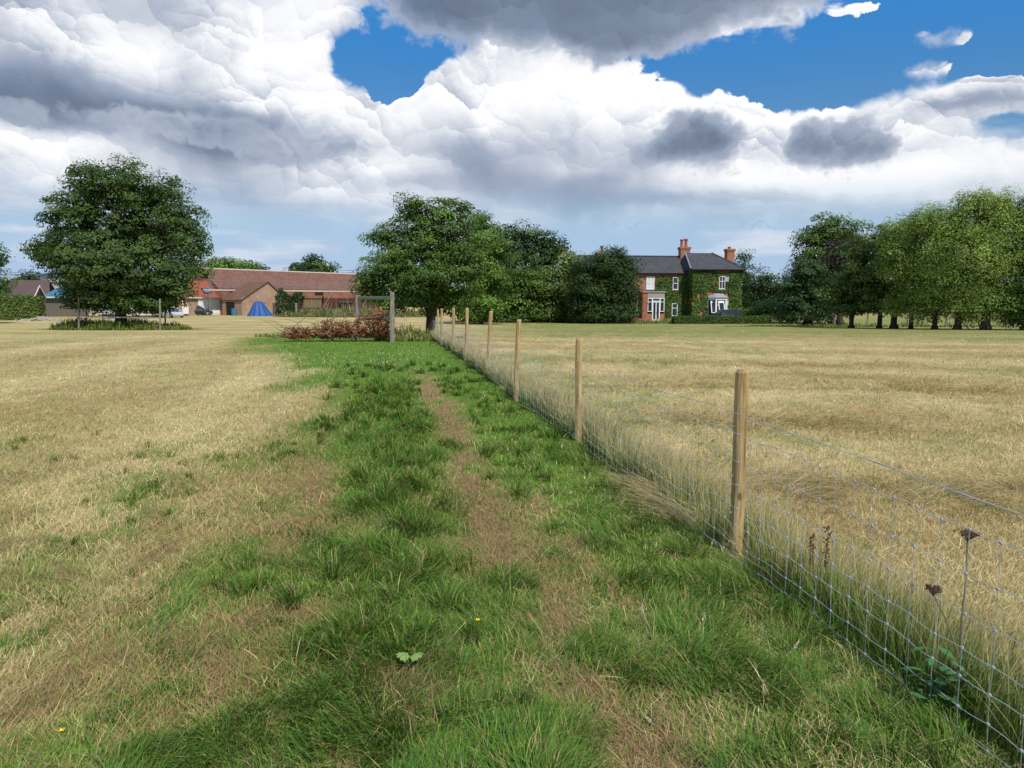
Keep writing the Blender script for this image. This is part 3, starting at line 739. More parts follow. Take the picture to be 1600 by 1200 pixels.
def seedhead(px, Y, H, lean, az, label):
    g = G(px, Y); root = empty('grass_seed_head', g); tag(root, label, 'seed head', 'dry grass seed heads in the strip')
    d = Vector((math.cos(az) * lean, math.sin(az) * lean, math.sqrt(1 - lean * lean)))
    s = MB(); s.tube([(0, 0, -.01), d * H * .5 + Vector((0, 0, .015)), d * H], [.0014, .0012, .001], 4); s.build('stalk', M_seed, root)
    h = MB(); L = .065
    for k in range(46):
        t = random.random(); c = d * (H + L * t) + Vector((random.gauss(0, 1), random.gauss(0, 1), random.gauss(0, 1))) * .0042 * (1 - abs(2 * t - .9)); q = .006
        e = d * q + Vector((random.gauss(0, .003), random.gauss(0, .003), .001)); w = e.cross(Vector((random.gauss(0, 1), random.gauss(0, 1), 1))).normalized() * .002
        h.add([c - e, c + w, c + e, c - w], [(0, 1, 2, 3)])
    h.build('spikelets', M_seed, root)
seedhead(1097, 3.5, .16, .15, 1.2, 'upright pale grass seed head in the green strip, the one left of the lying one')
seedhead(1218, 3.45, .09, .8, .5, 'pale grass seed head lying over on bare ground near the wire fence')
seedhead(1193, 2.95, .08, .25, 1.4, 'upright pale grass seed head nearest the bottom edge below the fence')
seedhead(1040, 2.85, .06, .85, 2.6, 'pale grass seed head bent flat at the bottom edge of the strip')
seedhead(1022, 3.6, .14, .45, 2.2, 'thin pale grass seed head leaning left beside the trodden line')
def bramble():
    g = G(641, 3.3); root = empty('bramble_seedling', g); tag(root, 'small bramble seedling with a pair of broad pale green leaves', 'plant')
    s = MB(); s.tube([(0, 0, -.01), (0, 0, .085)], .002, 5); s.build('stem', M_gstem, root)
    for sx in (-1, 1):
        f = MB(); vs = [(0, 0, .085)]; n = 13
        for k in range(n):
            t = k / (n - 1); a = (t - .5) * 2.4; r = .062 * (1 - .25 * abs(2 * t - 1)) * (1 + .10 * (-1) ** k)
            vs.append((sx * r * math.cos(a), r * math.sin(a), .085 + .012 * math.cos(a * 1.5)))
        f.add(vs, [(0, k, k + 1) for k in range(1, n)]); f.build('leaf', plain('bramble_leaf', (.19, .30, .07), .6), root)
bramble()
# ---------------------------------------------------------------- trees
M_bark = plain('bark', (.062, .050, .038), .95, spec=.1, var=.4, scale=2.5, bump=.9, bscale=9, stretch=(3, 3, .5))
def leaf_quads(c, n, L, aspect, rg=None):
    """rhombic, slightly folded leaves: c centres, n normals, L half length"""
    m = len(c)
    n = n / np.maximum(np.linalg.norm(n, axis=1), 1e-6)[:, None]
    r = rng.normal(0, 1, (m, 3)); t = r - (r * n).sum(1)[:, None] * n
    t /= np.maximum(np.linalg.norm(t, axis=1), 1e-6)[:, None]
    b = np.cross(n, t)
    L = L[:, None]
    V = np.empty((m, 4, 3)); V[:, 0] = c + t * L; V[:, 1] = c + b * L * aspect + n * L * .12; V[:, 2] = c - t * L * .8; V[:, 3] = c - b * L * aspect + n * L * .12
    f = (np.arange(m) * 4)[:, None] + np.array([[0, 1, 2, 3]])
    return V.reshape(-1, 3), f
def crown_leaves(lobes, dens, L, cols, aspect=.55, rc=.5, per=46, shell=.62, flat=.55, droop=0.0, up=.55):
    """lobes: (cx,cy,cz, rx,ry,rz). Returns leaf verts, faces, colours and the cluster centres"""
    # lobes merge: boughs buried deep inside a neighbouring lobe are left out
    cc = []; out = []
    for i, (x, y, z, a, b, c) in enumerate(lobes):
        area = (a * b + a * c + b * c) / 3 * 12.6
        k = max(6, int(dens * area))
        d = rng.normal(0, 1, (k, 3)); d /= np.linalg.norm(d, axis=1)[:, None]
        r = np.where(rng.uniform(0, 1, k) < shell, rng.uniform(.80, 1.04, k), rng.uniform(.15, .85, k))
        r *= 1 + .14 * (rng.uniform(0, 1, k) ** 4)      # ragged outline
        p = np.array([x, y, z]) + d * r[:, None] * np.array([a, b, c])
        keep = np.ones(k, bool)
        for j, q in enumerate(lobes):
            if j != i:
                e = (((p - np.array(q[:3])) / np.array(q[3:])) ** 2).sum(1)
                keep &= ~((e < .5) & (rng.uniform(0, 1, k) < .7))
        cc.append(p[keep]); out.append(d[keep])
    cc = np.concatenate(cc); out = np.concatenate(out); K = len(cc)
    cr = rc * rng.uniform(.6, 1.35, K)
    tone = np.exp(rng.normal(0, .24, K)); ci = rng.integers(0, len(cols), K)
    pi = np.repeat(np.arange(K), per); m = len(pi)
    off = rng.normal(0, 1, (m, 3)); off *= np.minimum(1, 1.7 / np.maximum(np.linalg.norm(off, axis=1), .01))[:, None] * .55; off[:, 2] *= flat * .8
    rad = np.hypot(off[:, 0], off[:, 1]); off[:, 2] -= droop * rad ** 2
    pos = cc[pi] + off * cr[pi][:, None]
    cn = out * .8 + np.array([0, 0, up + .2]) + rng.normal(0, .30, (K, 3))
    nrm = cn[pi] + off * .6 + rng.normal(0, .26, (m, 3))
    V, f = leaf_quads(pos, nrm, L * rng.uniform(.65, 1.25, m), aspect)
    col = np.array([1.48, 1.45, 1.25]) * cols[ci][pi] * tone[pi][:, None] * np.exp(rng.normal(0, .10, m))[:, None] * (1 + rng.normal(0, .04, (m, 3)))
    return V, f, np.clip(np.repeat(col, 4, 0), .004, .8), cc
def limb(m, a, b, r0, r1, seg=5, wig=.06):
    a = Vector(a); b = Vector(b); L = (b - a).length; pts = []; rad = []
    for i in range(seg + 1):
        t = i / seg; p = a.lerp(b, t); p.z += L * .10 * math.sin(math.pi * t)
        if 0 < i < seg: p += Vector((random.gauss(0, 1), random.gauss(0, 1), random.gauss(0, .6))) * wig * L
        pts.append(p); rad.append(r0 + (r1 - r0) * t)
    m.tube(pts, rad, 6 if r0 > .05 else 4)
    return pts
def tree(name, label, px, Y, lobes, L, cols, cat='tree', group=None, trunk_r=.3, dens=2.2, aspect=.55, rc=.5, per=62, rcf=1.0, fill=1.0, lf=1.0, shell=.62, flat=.55, droop=0.0, up=.55, fork=.45, lean=0.0, bare=False, depth=.9):
    """lobes in photo pixels (px, py, half width, half height): each becomes a rounded mass of boughs at its own depth"""
    g = G(px, Y); k = Y / 1200
    root = empty(name, g); tag(root, label, cat, group)
    lb = []
    for i, l in enumerate(lobes):
        dz = l[4] if len(l) > 4 else random.uniform(-.45, .45)
        p = at(l[0], l[1], Y) - g
        rr = (l[2] + l[3]) / 2 * k * depth
        lb.append((p.x, p.y + dz * rr * 1.2, p.z, l[2] * k, rr, l[3] * k))
    rc = .0135 * Y * rcf; dens = 1.25 * fill / rc ** 2; L = .0020 * Y * lf
    V, f, c, cc = crown_leaves(lb, dens, L, np.array(cols), aspect, rc, per, shell, flat, droop, up)
    m = MB(); tops = max(q[2] for q in lb)
    zf = fork * tops
    pts = [(0, 0, -.15), (.0, 0, .12), (lean * .3, 0, zf * .5), (lean, .05, zf)]
    m.tube(pts, [trunk_r * 1.15, trunk_r * .95, trunk_r * .82, trunk_r * .7], 12)
    for a in range(5):   # root flare
        an = a * 1.257 + random.random(); m.tube([(math.cos(an) * trunk_r * 1.55, math.sin(an) * trunk_r * 1.55, -.08), (math.cos(an) * trunk_r * .75, math.sin(an) * trunk_r * .75, trunk_r * 1.1)], [trunk_r * .18, trunk_r * .42], 6)
    top = Vector((lean, .05, zf - .05))
    for q in lb:
        e = Vector(q[:3]); s0 = Vector((lean * .6, .03, zf * random.uniform(.62, .98))) if e.z > zf * .7 else Vector((lean * .3, .02, max(.3, min(zf * .6, e.z))))
        pp = limb(m, s0, e, trunk_r * .48, trunk_r * .12)
        near = cc[np.argsort(((cc - np.array(q[:3])) ** 2).sum(1))]
        for t in range(9):
            tgt = near[min(len(near) - 1, int(t * len(near) * .035) + 2)]
            limb(m, pp[random.randint(2, len(pp) - 1)], tgt, trunk_r * .13, .012, 3)
    tr = m.build('trunk', M_bark, root, smooth=True)
    if not bare:
        mesh_np('crown', V, [f], M_leaf, c, root)
    return root
SYC = [(.040, .080, .018), (.052, .095, .020), (.032, .064, .017), (.055, .088, .022)]
OAK = [(.060, .112, .020), (.075, .130, .024), (.048, .092, .018)]
LIME = [(.075, .135, .022), (.090, .150, .028), (.060, .112, .020)]
DARK = [(.026, .056, .016), (.034, .066, .018), (.022, .046, .014)]
OLV = [(.058, .092, .022), (.070, .105, .024)]
YEW = [(.022, .050, .014), (.030, .060, .014), (.038, .066, .016)]
PALE = [(.100, .140, .042), (.120, .160, .050), (.080, .120, .036)]
WILL = [(.150, .225, .050), (.180, .250, .060), (.115, .185, .042), (.165, .20, .055)]
COPP = [(.030, .018, .024), (.038, .022, .026)]
OLV = [(.058, .092, .022), (.070, .105, .024)]

tree('sycamore_tree', 'broad dark green sycamore standing alone inside a timber guard in the mown field', 190, 55.5,
     [(195, 288, 62, 36), (140, 290, 40, 34), (240, 305, 45, 36), (120, 335, 42, 36), (198, 350, 85, 50), (285, 345, 34, 34), (98, 385, 40, 28), (62, 388, 18, 11), (300, 380, 26, 24), (180, 405, 95, 48), (270, 410, 52, 40), (122, 430, 36, 28), (74, 407, 18, 9), (185, 450, 80, 30), (262, 450, 40, 28), (130, 455, 34, 22), (318, 388, 12, 8), (165, 466, 40, 16, -.9), (228, 470, 40, 15, -.9), (255, 472, 20, 14, -.8), (128, 464, 22, 14, -.8)],
     .16, SYC, trunk_r=.42, dens=2.2, rc=.62, fork=.4, droop=.35, shell=.55)
tree('oak_tree', 'small leafy oak with a single trunk at the end of the wire fence', 672, 35,
     [(648, 322, 24, 20), (690, 340, 45, 30), (640, 365, 48, 28), (595, 372, 26, 12), (700, 385, 60, 40), (620, 405, 45, 30), (590, 425, 30, 28), (660, 425, 60, 40), (720, 420, 40, 45), (580, 450, 22, 20), (630, 460, 45, 26), (690, 465, 50, 28), (725, 325, 12, 8)],
     .10, OAK, trunk_r=.24, dens=5.0, rc=.36, fork=.45, lean=.25, shell=.55)
tree('bushy_tree', 'bright green bushy tree crowded close behind the oak', 752, 82,
     [(752, 365, 28, 30), (765, 400, 26, 36), (740, 420, 34, 50), (768, 450, 24, 36), (745, 475, 36, 24), (745, 345, 16, 14), (750, 492, 40, 10)], .13, LIME, trunk_r=.2, dens=3.0, rc=.45)
tree('dark_oak', 'tall dark oak behind the bushes with bare twigs showing at its top', 815, 104,
     [(805, 366, 36, 18), (780, 385, 26, 26), (850, 378, 30, 16), (870, 390, 16, 10), (815, 400, 46, 34), (860, 405, 22, 16), (800, 440, 48, 40), (850, 440, 34, 34), (780, 470, 34, 30), (840, 475, 40, 24)], .20, DARK + [OAK[2]], trunk_r=.45, dens=1.5, rc=.8, fork=.5)
for i, (a, Y, lb, cols, lab) in enumerate([
    (775, 91, [(775, 468, 26, 30), (768, 445, 18, 20)], LIME, 'mid green shrub filling the gap right of the oak and its bushy neighbour'),
    (806, 89, [(806, 462, 24, 34), (812, 440, 18, 18)], OAK, 'rounded shrub in the thicket below the dark oak'),
    (758, 92, [(750, 470, 26, 26), (730, 478, 22, 20)], OAK, 'dark shrub in the thicket straight behind the fence posts'),
    (858, 89, [(856, 476, 22, 24), (850, 455, 16, 18)], OLV, 'olive tinted shrub in the thicket under the pale tree'),
    (836, 90, [(838, 468, 24, 30), (832, 445, 20, 18)], LIME, 'bright leafy shrub in the thicket left of the pale tree')]):
    tree('thicket_shrub', lab, a, Y, lb + [(a, 488, 26, 14), (a + 8, 494, 22, 8)], .17, cols, 'shrub', 'shrubs of the thicket', trunk_r=.08, dens=2.4, rc=.6, fork=.2)
tree('pale_tree', 'pale yellowish green tree between the thicket and the dark yew', 878, 91,
     [(885, 408, 22, 20), (875, 430, 30, 24), (900, 430, 18, 24), (868, 460, 34, 28), (895, 470, 26, 28), (875, 488, 34, 14), (880, 495, 34, 8)], .17, PALE, trunk_r=.2, dens=2.4, rc=.6, droop=.5)
tree('yew_tree', 'dense blackish green yew standing at the left end of the brick house', 952, 86,
     [(955, 412, 30, 22), (930, 430, 28, 26), (970, 430, 22, 26), (945, 460, 46, 34), (974, 462, 18, 30), (920, 470, 22, 28), (955, 486, 44, 14), (915, 428, 20, 28), (912, 470, 20, 30), (980, 440, 13, 20), (958, 402, 20, 12), (982, 475, 12, 22), (950, 494, 48, 9), (915, 494, 24, 9)], .17, YEW, trunk_r=.35, fill=2.0, rc=.6, shell=.7, aspect=.35)
tree('conifer', 'dark pointed conifer rising behind the right end of the house', 1163, 118,
     [(1163, 402, 7, 8), (1160, 415, 13, 12), (1166, 432, 20, 16), (1165, 455, 24, 20), (1170, 480, 26, 18)], .25, DARK, trunk_r=.3, dens=1.6, rc=.9, aspect=.35)
tree('dark_shrub_tree', 'dark blue green tree just right of the ivy covered wall', 1200, 104,
     [(1195, 440, 18, 18), (1215, 445, 14, 14), (1190, 465, 24, 24), (1215, 475, 18, 26), (1195, 490, 26, 14)], .24, DARK, trunk_r=.25, dens=1.5, rc=.9)
tree('garden_bush', 'leafy laurel bush beside the clipped hedge at the drive', 1205, 90,
     [(1195, 485, 28, 16), (1218, 488, 16, 14), (1170, 490, 18, 12)], .2, OAK, 'bush', trunk_r=.1, dens=2.0, rc=.7, fork=.2)
# the row on the right
tree('lime_tree', 'round topped dark green lime at the head of the tree row', 1298, 84,
     [(1285, 362, 32, 24), (1320, 362, 28, 20), (1265, 385, 26, 26), (1300, 395, 50, 30), (1280, 430, 40, 36), (1320, 440, 40, 40), (1300, 475, 50, 24), (1338, 380, 14, 14)], .22, OLV + [OAK[0]], trunk_r=.45, dens=1.5, rc=.85)
tree('chestnut_tree', 'blackish green chestnut sweeping to the ground at the left end of the tree row', 1262, 74,
     [(1255, 425, 26, 26), (1240, 450, 22, 26), (1270, 450, 34, 34), (1250, 478, 32, 22), (1285, 480, 28, 20), (1235, 488, 16, 12)], .2, DARK, trunk_r=.4, dens=1.8, rc=.75, droop=.4)
tree('copper_beech', 'dark purple leaved copper beech half hidden in the tree row', 1312, 79,
     [(1322, 385, 26, 18), (1312, 405, 26, 22), (1305, 430, 22, 22), (1335, 375, 14, 10)], .2, COPP, trunk_r=.35, dens=2.6, rc=.7)
row = [
 ('beech_tree', 'deep green beech with drooping sprays right of the copper beech', 1330, 64, [(1345, 395, 26, 26), (1340, 430, 36, 28), (1315, 460, 28, 22), (1350, 460, 34, 28), (1320, 482, 26, 12)], OLV + OAK[:1], .2, {}),
 ('beech_tree', 'slender beech with its trunk just left of the thickest pair in the row', 1374, 62.5, [(1372, 372, 22, 20), (1378, 405, 30, 30), (1370, 445, 30, 30), (1385, 475, 24, 14)], OLV, .2, {}),
 ('beech_tree', 'beech with dark boughs and a stout trunk near the middle of the row', 1396, 61, [(1400, 380, 20, 26), (1405, 420, 26, 30), (1400, 460, 28, 24)], OLV + DARK[:1], .26, {}),  # a darker green is mixed into the leaf colours
 ('false_acacia', 'pale feathery false acacia with a thin trunk, first of the pale trees in the row', 1423, 59, [(1412, 360, 32, 28), (1425, 395, 36, 34), (1395, 400, 22, 30), (1430, 440, 30, 28), (1440, 345, 24, 18), (1438, 410, 46, 34), (1408, 470, 26, 14)], WILL, .17, dict(aspect=.32, droop=1.1, flat=.8, fill=1.45)),
 ('false_acacia', 'pale feathery false acacia on a reddish trunk, second of the pale trees in the row', 1460, 57, [(1450, 338, 28, 20), (1478, 350, 30, 24), (1465, 395, 40, 36), (1455, 445, 34, 28), (1480, 470, 26, 16), (1478, 420, 46, 40), (1448, 482, 24, 9)], WILL, .19, dict(aspect=.32, droop=1.1, flat=.8, fill=1.45)),
 ('false_acacia', 'tallest pale feathery false acacia with a dark upright trunk', 1496, 55.5, [(1520, 312, 28, 18), (1500, 340, 38, 26), (1545, 325, 28, 20), (1510, 385, 50, 38), (1495, 435, 42, 30), (1530, 440, 36, 30), (1505, 470, 36, 16), (1520, 400, 56, 46), (1515, 486, 22, 7)], WILL, .24, dict(aspect=.32, droop=1.1, flat=.8, fill=1.45)),
 ('false_acacia', 'spreading pale false acacia on the thickest brown trunk in the row', 1539, 54.5, [(1575, 315, 36, 24), (1560, 355, 44, 30), (1595, 375, 40, 40), (1565, 420, 50, 36), (1545, 462, 40, 22), (1600, 460, 40, 26), (1570, 385, 60, 50), (1580, 488, 26, 9)], WILL + LIME[:1], .32, dict(aspect=.32, droop=1.1, flat=.8, fill=1.45)),
 ('false_acacia', 'darker false acacia cut off by the edge of the picture', 1645, 54, [(1645, 330, 50, 36), (1640, 390, 60, 50), (1620, 460, 50, 34), (1680, 440, 50, 40), (1605, 490, 26, 18)], LIME + OLV, .4, dict(droop=.6, fill=1.3)),
]
for nm, lab, px, Y, lb, cols, tr, kw in row:
    d = dict(kw)
    tree(nm, lab, px, Y, lb, .17, cols, trunk_r=tr, fork=.42, group='trees of the row beside the far field', **d)
# behind the farm and at the left edge
tree('far_tree', 'bright green tree behind the red roofed wing of the farm', 322, 178, [(310, 420, 16, 14), (335, 420, 26, 14), (322, 440, 30, 22)], .38, LIME, trunk_r=.4, fill=1.5)
tree('far_tree', 'bright green tree showing over the left end of the long roof', 375, 182, [(365, 415, 18, 9), (385, 418, 18, 8), (375, 432, 30, 18)], .38, LIME + OAK[:1], trunk_r=.4, fill=1.5)
tree('far_tree', 'small dark treetop just peeping over the long roof', 406, 190, [(405, 420, 9, 5), (398, 424, 8, 5), (406, 432, 12, 10)], .38, DARK, trunk_r=.4, fill=1.5)
tree('far_tree', 'dark spiky treetop over the middle of the long roof', 488, 190, [(488, 414, 14, 9), (470, 418, 14, 8), (507, 418, 14, 8), (488, 430, 34, 16), (489, 407, 4, 5)], .38, DARK + OAK[:1], trunk_r=.5, fill=1.5)
tree('far_tree', 'pale yellow green trees beyond the bungalow roof', 30, 175, [(20, 442, 16, 9), (40, 444, 14, 9)], .38, PALE + WILL[:1], trunk_r=.3, dens=1, rc=1.2)
tree('far_tree', 'small dark conifer behind the bungalow roof', 45, 168, [(45, 433, 6, 7), (45, 444, 10, 10)], .35, DARK, trunk_r=.3, dens=1.2, rc=.9)
tree('edge_tree', 'dark leafy tree at the left edge of the view in front of the bungalow', -25, 84, [(-20, 435, 26, 20), (-12, 455, 26, 14), (-30, 400, 28, 26), (-5, 404, 10, 5)], .22, OAK + DARK[:1], trunk_r=.3, dens=1.8, rc=.7)

# hedges and bushes as leafy boxes
def hedge(name, label, x0, x1, Y, ptop, pbot, depth, cols, L, n, cat='hedge', lump=.12, rz=0.0, kind=None):
    n = int(n * 1.6); L = L * .8
    a = G(x0, Y); b = G(x1, Y); mid = (a + b) / 2; mid.z = min(a.z, b.z); w = (b.x - a.x) / 2; h = at((x0 + x1) / 2, ptop, Y).z - mid.z
    root = empty(name, mid, rz); tag(root, label, cat, kind=kind)
    u = rng.uniform(-1, 1, n); v = rng.uniform(0, 1, n); s = rng.uniform(-1, 1, n)
    face = rng.uniform(0, 1, n)
    x = u * w; z = v * h; y = s * depth / 2
    y = np.where(face < .45, -depth / 2, np.where(face > .8, y, y)); z = np.where((face >= .45) & (face < .8), h, z)
    e = face > .92; x = np.where(e, np.sign(u) * w, x)
    lm = 1 + lump * 2 * (fbm(x * .8 + 40, z * .9 + y, 7, 3) - .5)
    pos = np.stack([x, y * lm, z * lm], -1) + rng.normal(0, L * .7, (n, 3))
    nr = np.stack([x / w * .2, np.where(face < .45, -1., 0.), np.where(face >= .45, 1., .3)], -1) + rng.normal(0, .6, (n, 3))
    V, f = leaf_quads(pos, nr, L * rng.uniform(.7, 1.3, n), .6)
    col = np.array(cols)[rng.integers(0, len(cols), n)] * np.exp(rng.normal(0, .22, n))[:, None]
    mesh_np('leaves', V, [f], M_leaf, np.repeat(np.clip(col, .004, .8), 4, 0), root)
    k = int(max(3, w)); st = MB()
    for i in range(k):
        q = -w + (i + .5) * 2 * w / k; st.tube([(q, 0, -.1), (q + .1, 0, h * .8)], [.05, .02], 5)
        if k <= 6: st.build('stem', M_bark, root); st = MB()
    if k > 6: st.build('stems', M_bark, root)['kind'] = 'stuff'
    return root
hedge('clipped_hedge', 'low clipped bright green hedge in front of the house and its parked car', 1052, 1203, 84, 495, 508, 1.1, LIME + OAK[:1], .11, 5200)
hedge('garden_hedge', 'bright green clipped hedge below the bungalow roof', -70, 66, 100, 466, 480, 1.6, WILL + LIME[:1], .19, 9000)
hedge('elder_bush', 'dark green elder bush against the brick outhouse beside the blue tarpaulin', 436, 470, 120, 462, 493, 2.4, DARK + OAK[:1], .2, 1700, 'bush', .5)
far = hedge('far_hedgerow', 'long dark hedgerow closing the fields far behind the trees and buildings', -900, 2600, 260, 459, 480, 6, DARK + OAK[:1], 1.3, 22000, 'hedgerow', .5, kind='stuff')
hedge('field_hedge', 'dark green field hedge beyond the pale far field behind the tree row', 1180, 1900, 150, 474, 488, 3, DARK + OLV, .3, 7000, 'hedge', .3)

# ---------------------------------------------------------------- heap of cut branches gone brown
def brush():
    Y = 32.0; g = G(530, Y); k = Y / 1200; root = empty('brush_heap', g); tag(root, 'heap of cut branches with dead rust brown leaves by the old timber fence', 'brush heap')
    lb = []
    for (px, py, a, b) in [(465, 520, 22, 8), (480, 519, 24, 9), (510, 514, 26, 13), (545, 513, 28, 13), (580, 508, 24, 19), (597, 500, 14, 16), (600, 518, 18, 10), (460, 523, 12, 5), (530, 522, 50, 8)]:
        p = at(px, py, Y) - g; lb.append((p.x, p.y + random.uniform(-.4, .4), max(p.z, .1), a * k, .7, b * k))
    cols = np.array([(.12, .042, .020), (.16, .062, .030), (.085, .034, .018), (.19, .10, .05), (.12, .055, .030)])
    V, f, c, cc = crown_leaves(lb, 26, .055, cols, .5, .17, 10, .6, .7)
    V[:, 2] = np.maximum(V[:, 2], .0)
    mesh_np('dead_leaves', V, [f], M_straw, c, root)
    m = MB()
    for i in range(90):
        a = cc[random.randrange(len(cc))]; d = Vector((random.gauss(0, 1), random.gauss(0, .6), random.gauss(.15, .35))); L = random.uniform(.4, 1.6)
        limb(m, Vector(a), Vector(a) + d.normalized() * L, random.uniform(.008, .03), .004, 3, .05)
    m.build('branches', plain('dead_branch', (.22, .15, .10), .9), root)
brush()

# ---------------------------------------------------------------- old timber
def old_rail():
    Y = 31.2; g = G(613, Y); root = empty('timber_fence', g); tag(root, 'short weathered grey post and rail fence standing by the oak', 'fence')
    def L(px, py, Yq): return at(px, py, Yq) - g
    for (px, pt, Yq, w) in [(613, 457, Y, .165), (558.5, 461, 33.6, .15)]:
        b = G(px, Yq) - g; t = L(px, pt, Yq); m = MB(); 
        m.hexa([(b.x - w / 2, b.y - .07, b.z - .2), (b.x + w / 2, b.y - .07, b.z - .2), (b.x + w / 2, b.y + .09, b.z - .2), (b.x - w / 2, b.y + .09, b.z - .2)],
               [(t.x - w * .47, b.y - .07, t.z - .02), (t.x + w * .45, b.y - .07, t.z), (t.x + w * .45, b.y + .09, t.z + .01), (t.x - w * .47, b.y + .09, t.z)])
        m.build('post', M_old, root, bevel=.015)
    for (a, b, h) in [((560, 465, 33.5), (609, 465.5, 31.22), .12), ((560, 499, 33.5), (609, 498, 31.25), .10)]:
        p, q = L(*a), L(*b); m = MB(); m.bar(p, q, .05, h); m.build('rail', M_old, root, bevel=.01)
old_rail()
def guard():
    Y = 53.0; g = G(188, 55.5); root = empty('tree_guard', g); tag(root, 'weathered timber post and rail guard square round the lone sycamore', 'tree guard')
    cs = [(123, 53.4), (250, 53.4), (258, 58.2), (135, 58.2)]; tp = [463, 467, 466, 465]; P = []
    for (px, Yq), t in zip(cs, tp):
        b = G(px, Yq) - g; T = at(px, t, Yq) - g; w = .10
        m = MB(); m.hexa([(b.x - w / 2, b.y - w / 2, b.z - .2), (b.x + w / 2, b.y - w / 2, b.z - .2), (b.x + w / 2, b.y + w / 2, b.z - .2), (b.x - w / 2, b.y + w / 2, b.z - .2)],
                         [(T.x - w * .46, b.y - w / 2, T.z), (T.x + w * .46, b.y - w / 2, T.z - .02), (T.x + w * .46, b.y + w / 2, T.z), (T.x - w * .46, b.y + w / 2, T.z + .02)])
        m.build('post', M_old, root, bevel=.012); P.append((b, T))
    for i in range(4):
        (b0, t0), (b1, t1) = P[i], P[(i + 1) % 4]
        for fr in (.40, .93):
            if i == 0 and fr > .9: q1 = b0.lerp(t0, fr).lerp(b1.lerp(t1, fr), .3)
            else: q1 = b1.lerp(t1, fr)
            q0 = b0.lerp(t0, fr); m = MB(); o = Vector((0, -.09, 0)) if i == 0 else Vector((0, 0, 0)); m.bar(q0 + o, q1 + o, .04, .09); m.build('rail', M_old, root)
guard()
def far_posts():
    g = G(1296, 76); root = empty('field_fence', g); tag(root, 'dark low post and rail fence between the tree row and the far field', 'fence')
    P = []
    for px, Y in [(1240, 80), (1262, 79), (1291, 77.5), (1304, 77), (1355, 72), (1418, 70), (1478, 68), (1513, 66.5), (1577, 65), (1640, 64)]:
        b = G(px, Y) - g; P.append(b); m = MB(); m.box(b.x - .06, b.x + .06, b.y - .06, b.y + .06, b.z - .2, b.z + 1.15); m.build('post', M_old, root)
    for i in range(len(P) - 1):
        for h in (.5, 1.0) if i < 3 else (1.0,):
            m = MB(); m.bar(P[i] + Vector((0, -.07, h)), P[i + 1] + Vector((0, -.07, h)), .03, .09 if i < 3 else .012); m.build('rail' if i < 3 else 'wire', M_old, root)
far_posts()
# ---------------------------------------------------------------- buildings
def brickmat(name, c0, c1, mortar, var=.3):
    m, N, bs = newmat(name)
    oc = N.new('ShaderNodeTexCoord').outputs['Object']
    sp = N.new('ShaderNodeSeparateXYZ'); N.l.new(oc, sp.inputs[0])
    cb = N.new('ShaderNodeCombineXYZ'); N.l.new(N.m('ADD', sp.outputs[0], sp.outputs[1]), cb.inputs[0]); N.l.new(sp.outputs[2], cb.inputs[1])
    b = N.new('ShaderNodeTexBrick'); N.l.new(cb.outputs[0], b.inputs['Vector']); b.inputs['Scale'].default_value = 1.0
    b.inputs['Brick Width'].default_value = .235; b.inputs['Row Height'].default_value = .078; b.inputs['Mortar Size'].default_value = .008
    b.inputs['Color1'].default_value = (*c0, 1); b.inputs['Color2'].default_value = (*c1, 1); b.inputs['Mortar'].default_value = (*mortar, 1); b.inputs['Bias'].default_value = 0
    n = N.noise(oc, .9, 5, .65); n2 = N.noise(N.vm('MULTIPLY', oc, (2, 2, .5)), 2.2, 4, .6)
    f = N.m('ADD', N.m('ADD', N.m('MULTIPLY', n, 2.4 * var), N.m('MULTIPLY', n2, 1.4 * var)), 1 - 1.9 * var)
    cc = N.mix(N.smooth(N.noise(oc, .55, 4, .7), .46, .66, 0, 1.4 * var), N.vm('SCALE', b.outputs['Color'], scale=f), (*[.6 * q + .10 for q in mortar], 1))
    N.l.new(cc, bs.inputs['Base Color']); bs.inputs['Roughness'].default_value = .9; bs.inputs['Specular IOR Level'].default_value = .15
    return m
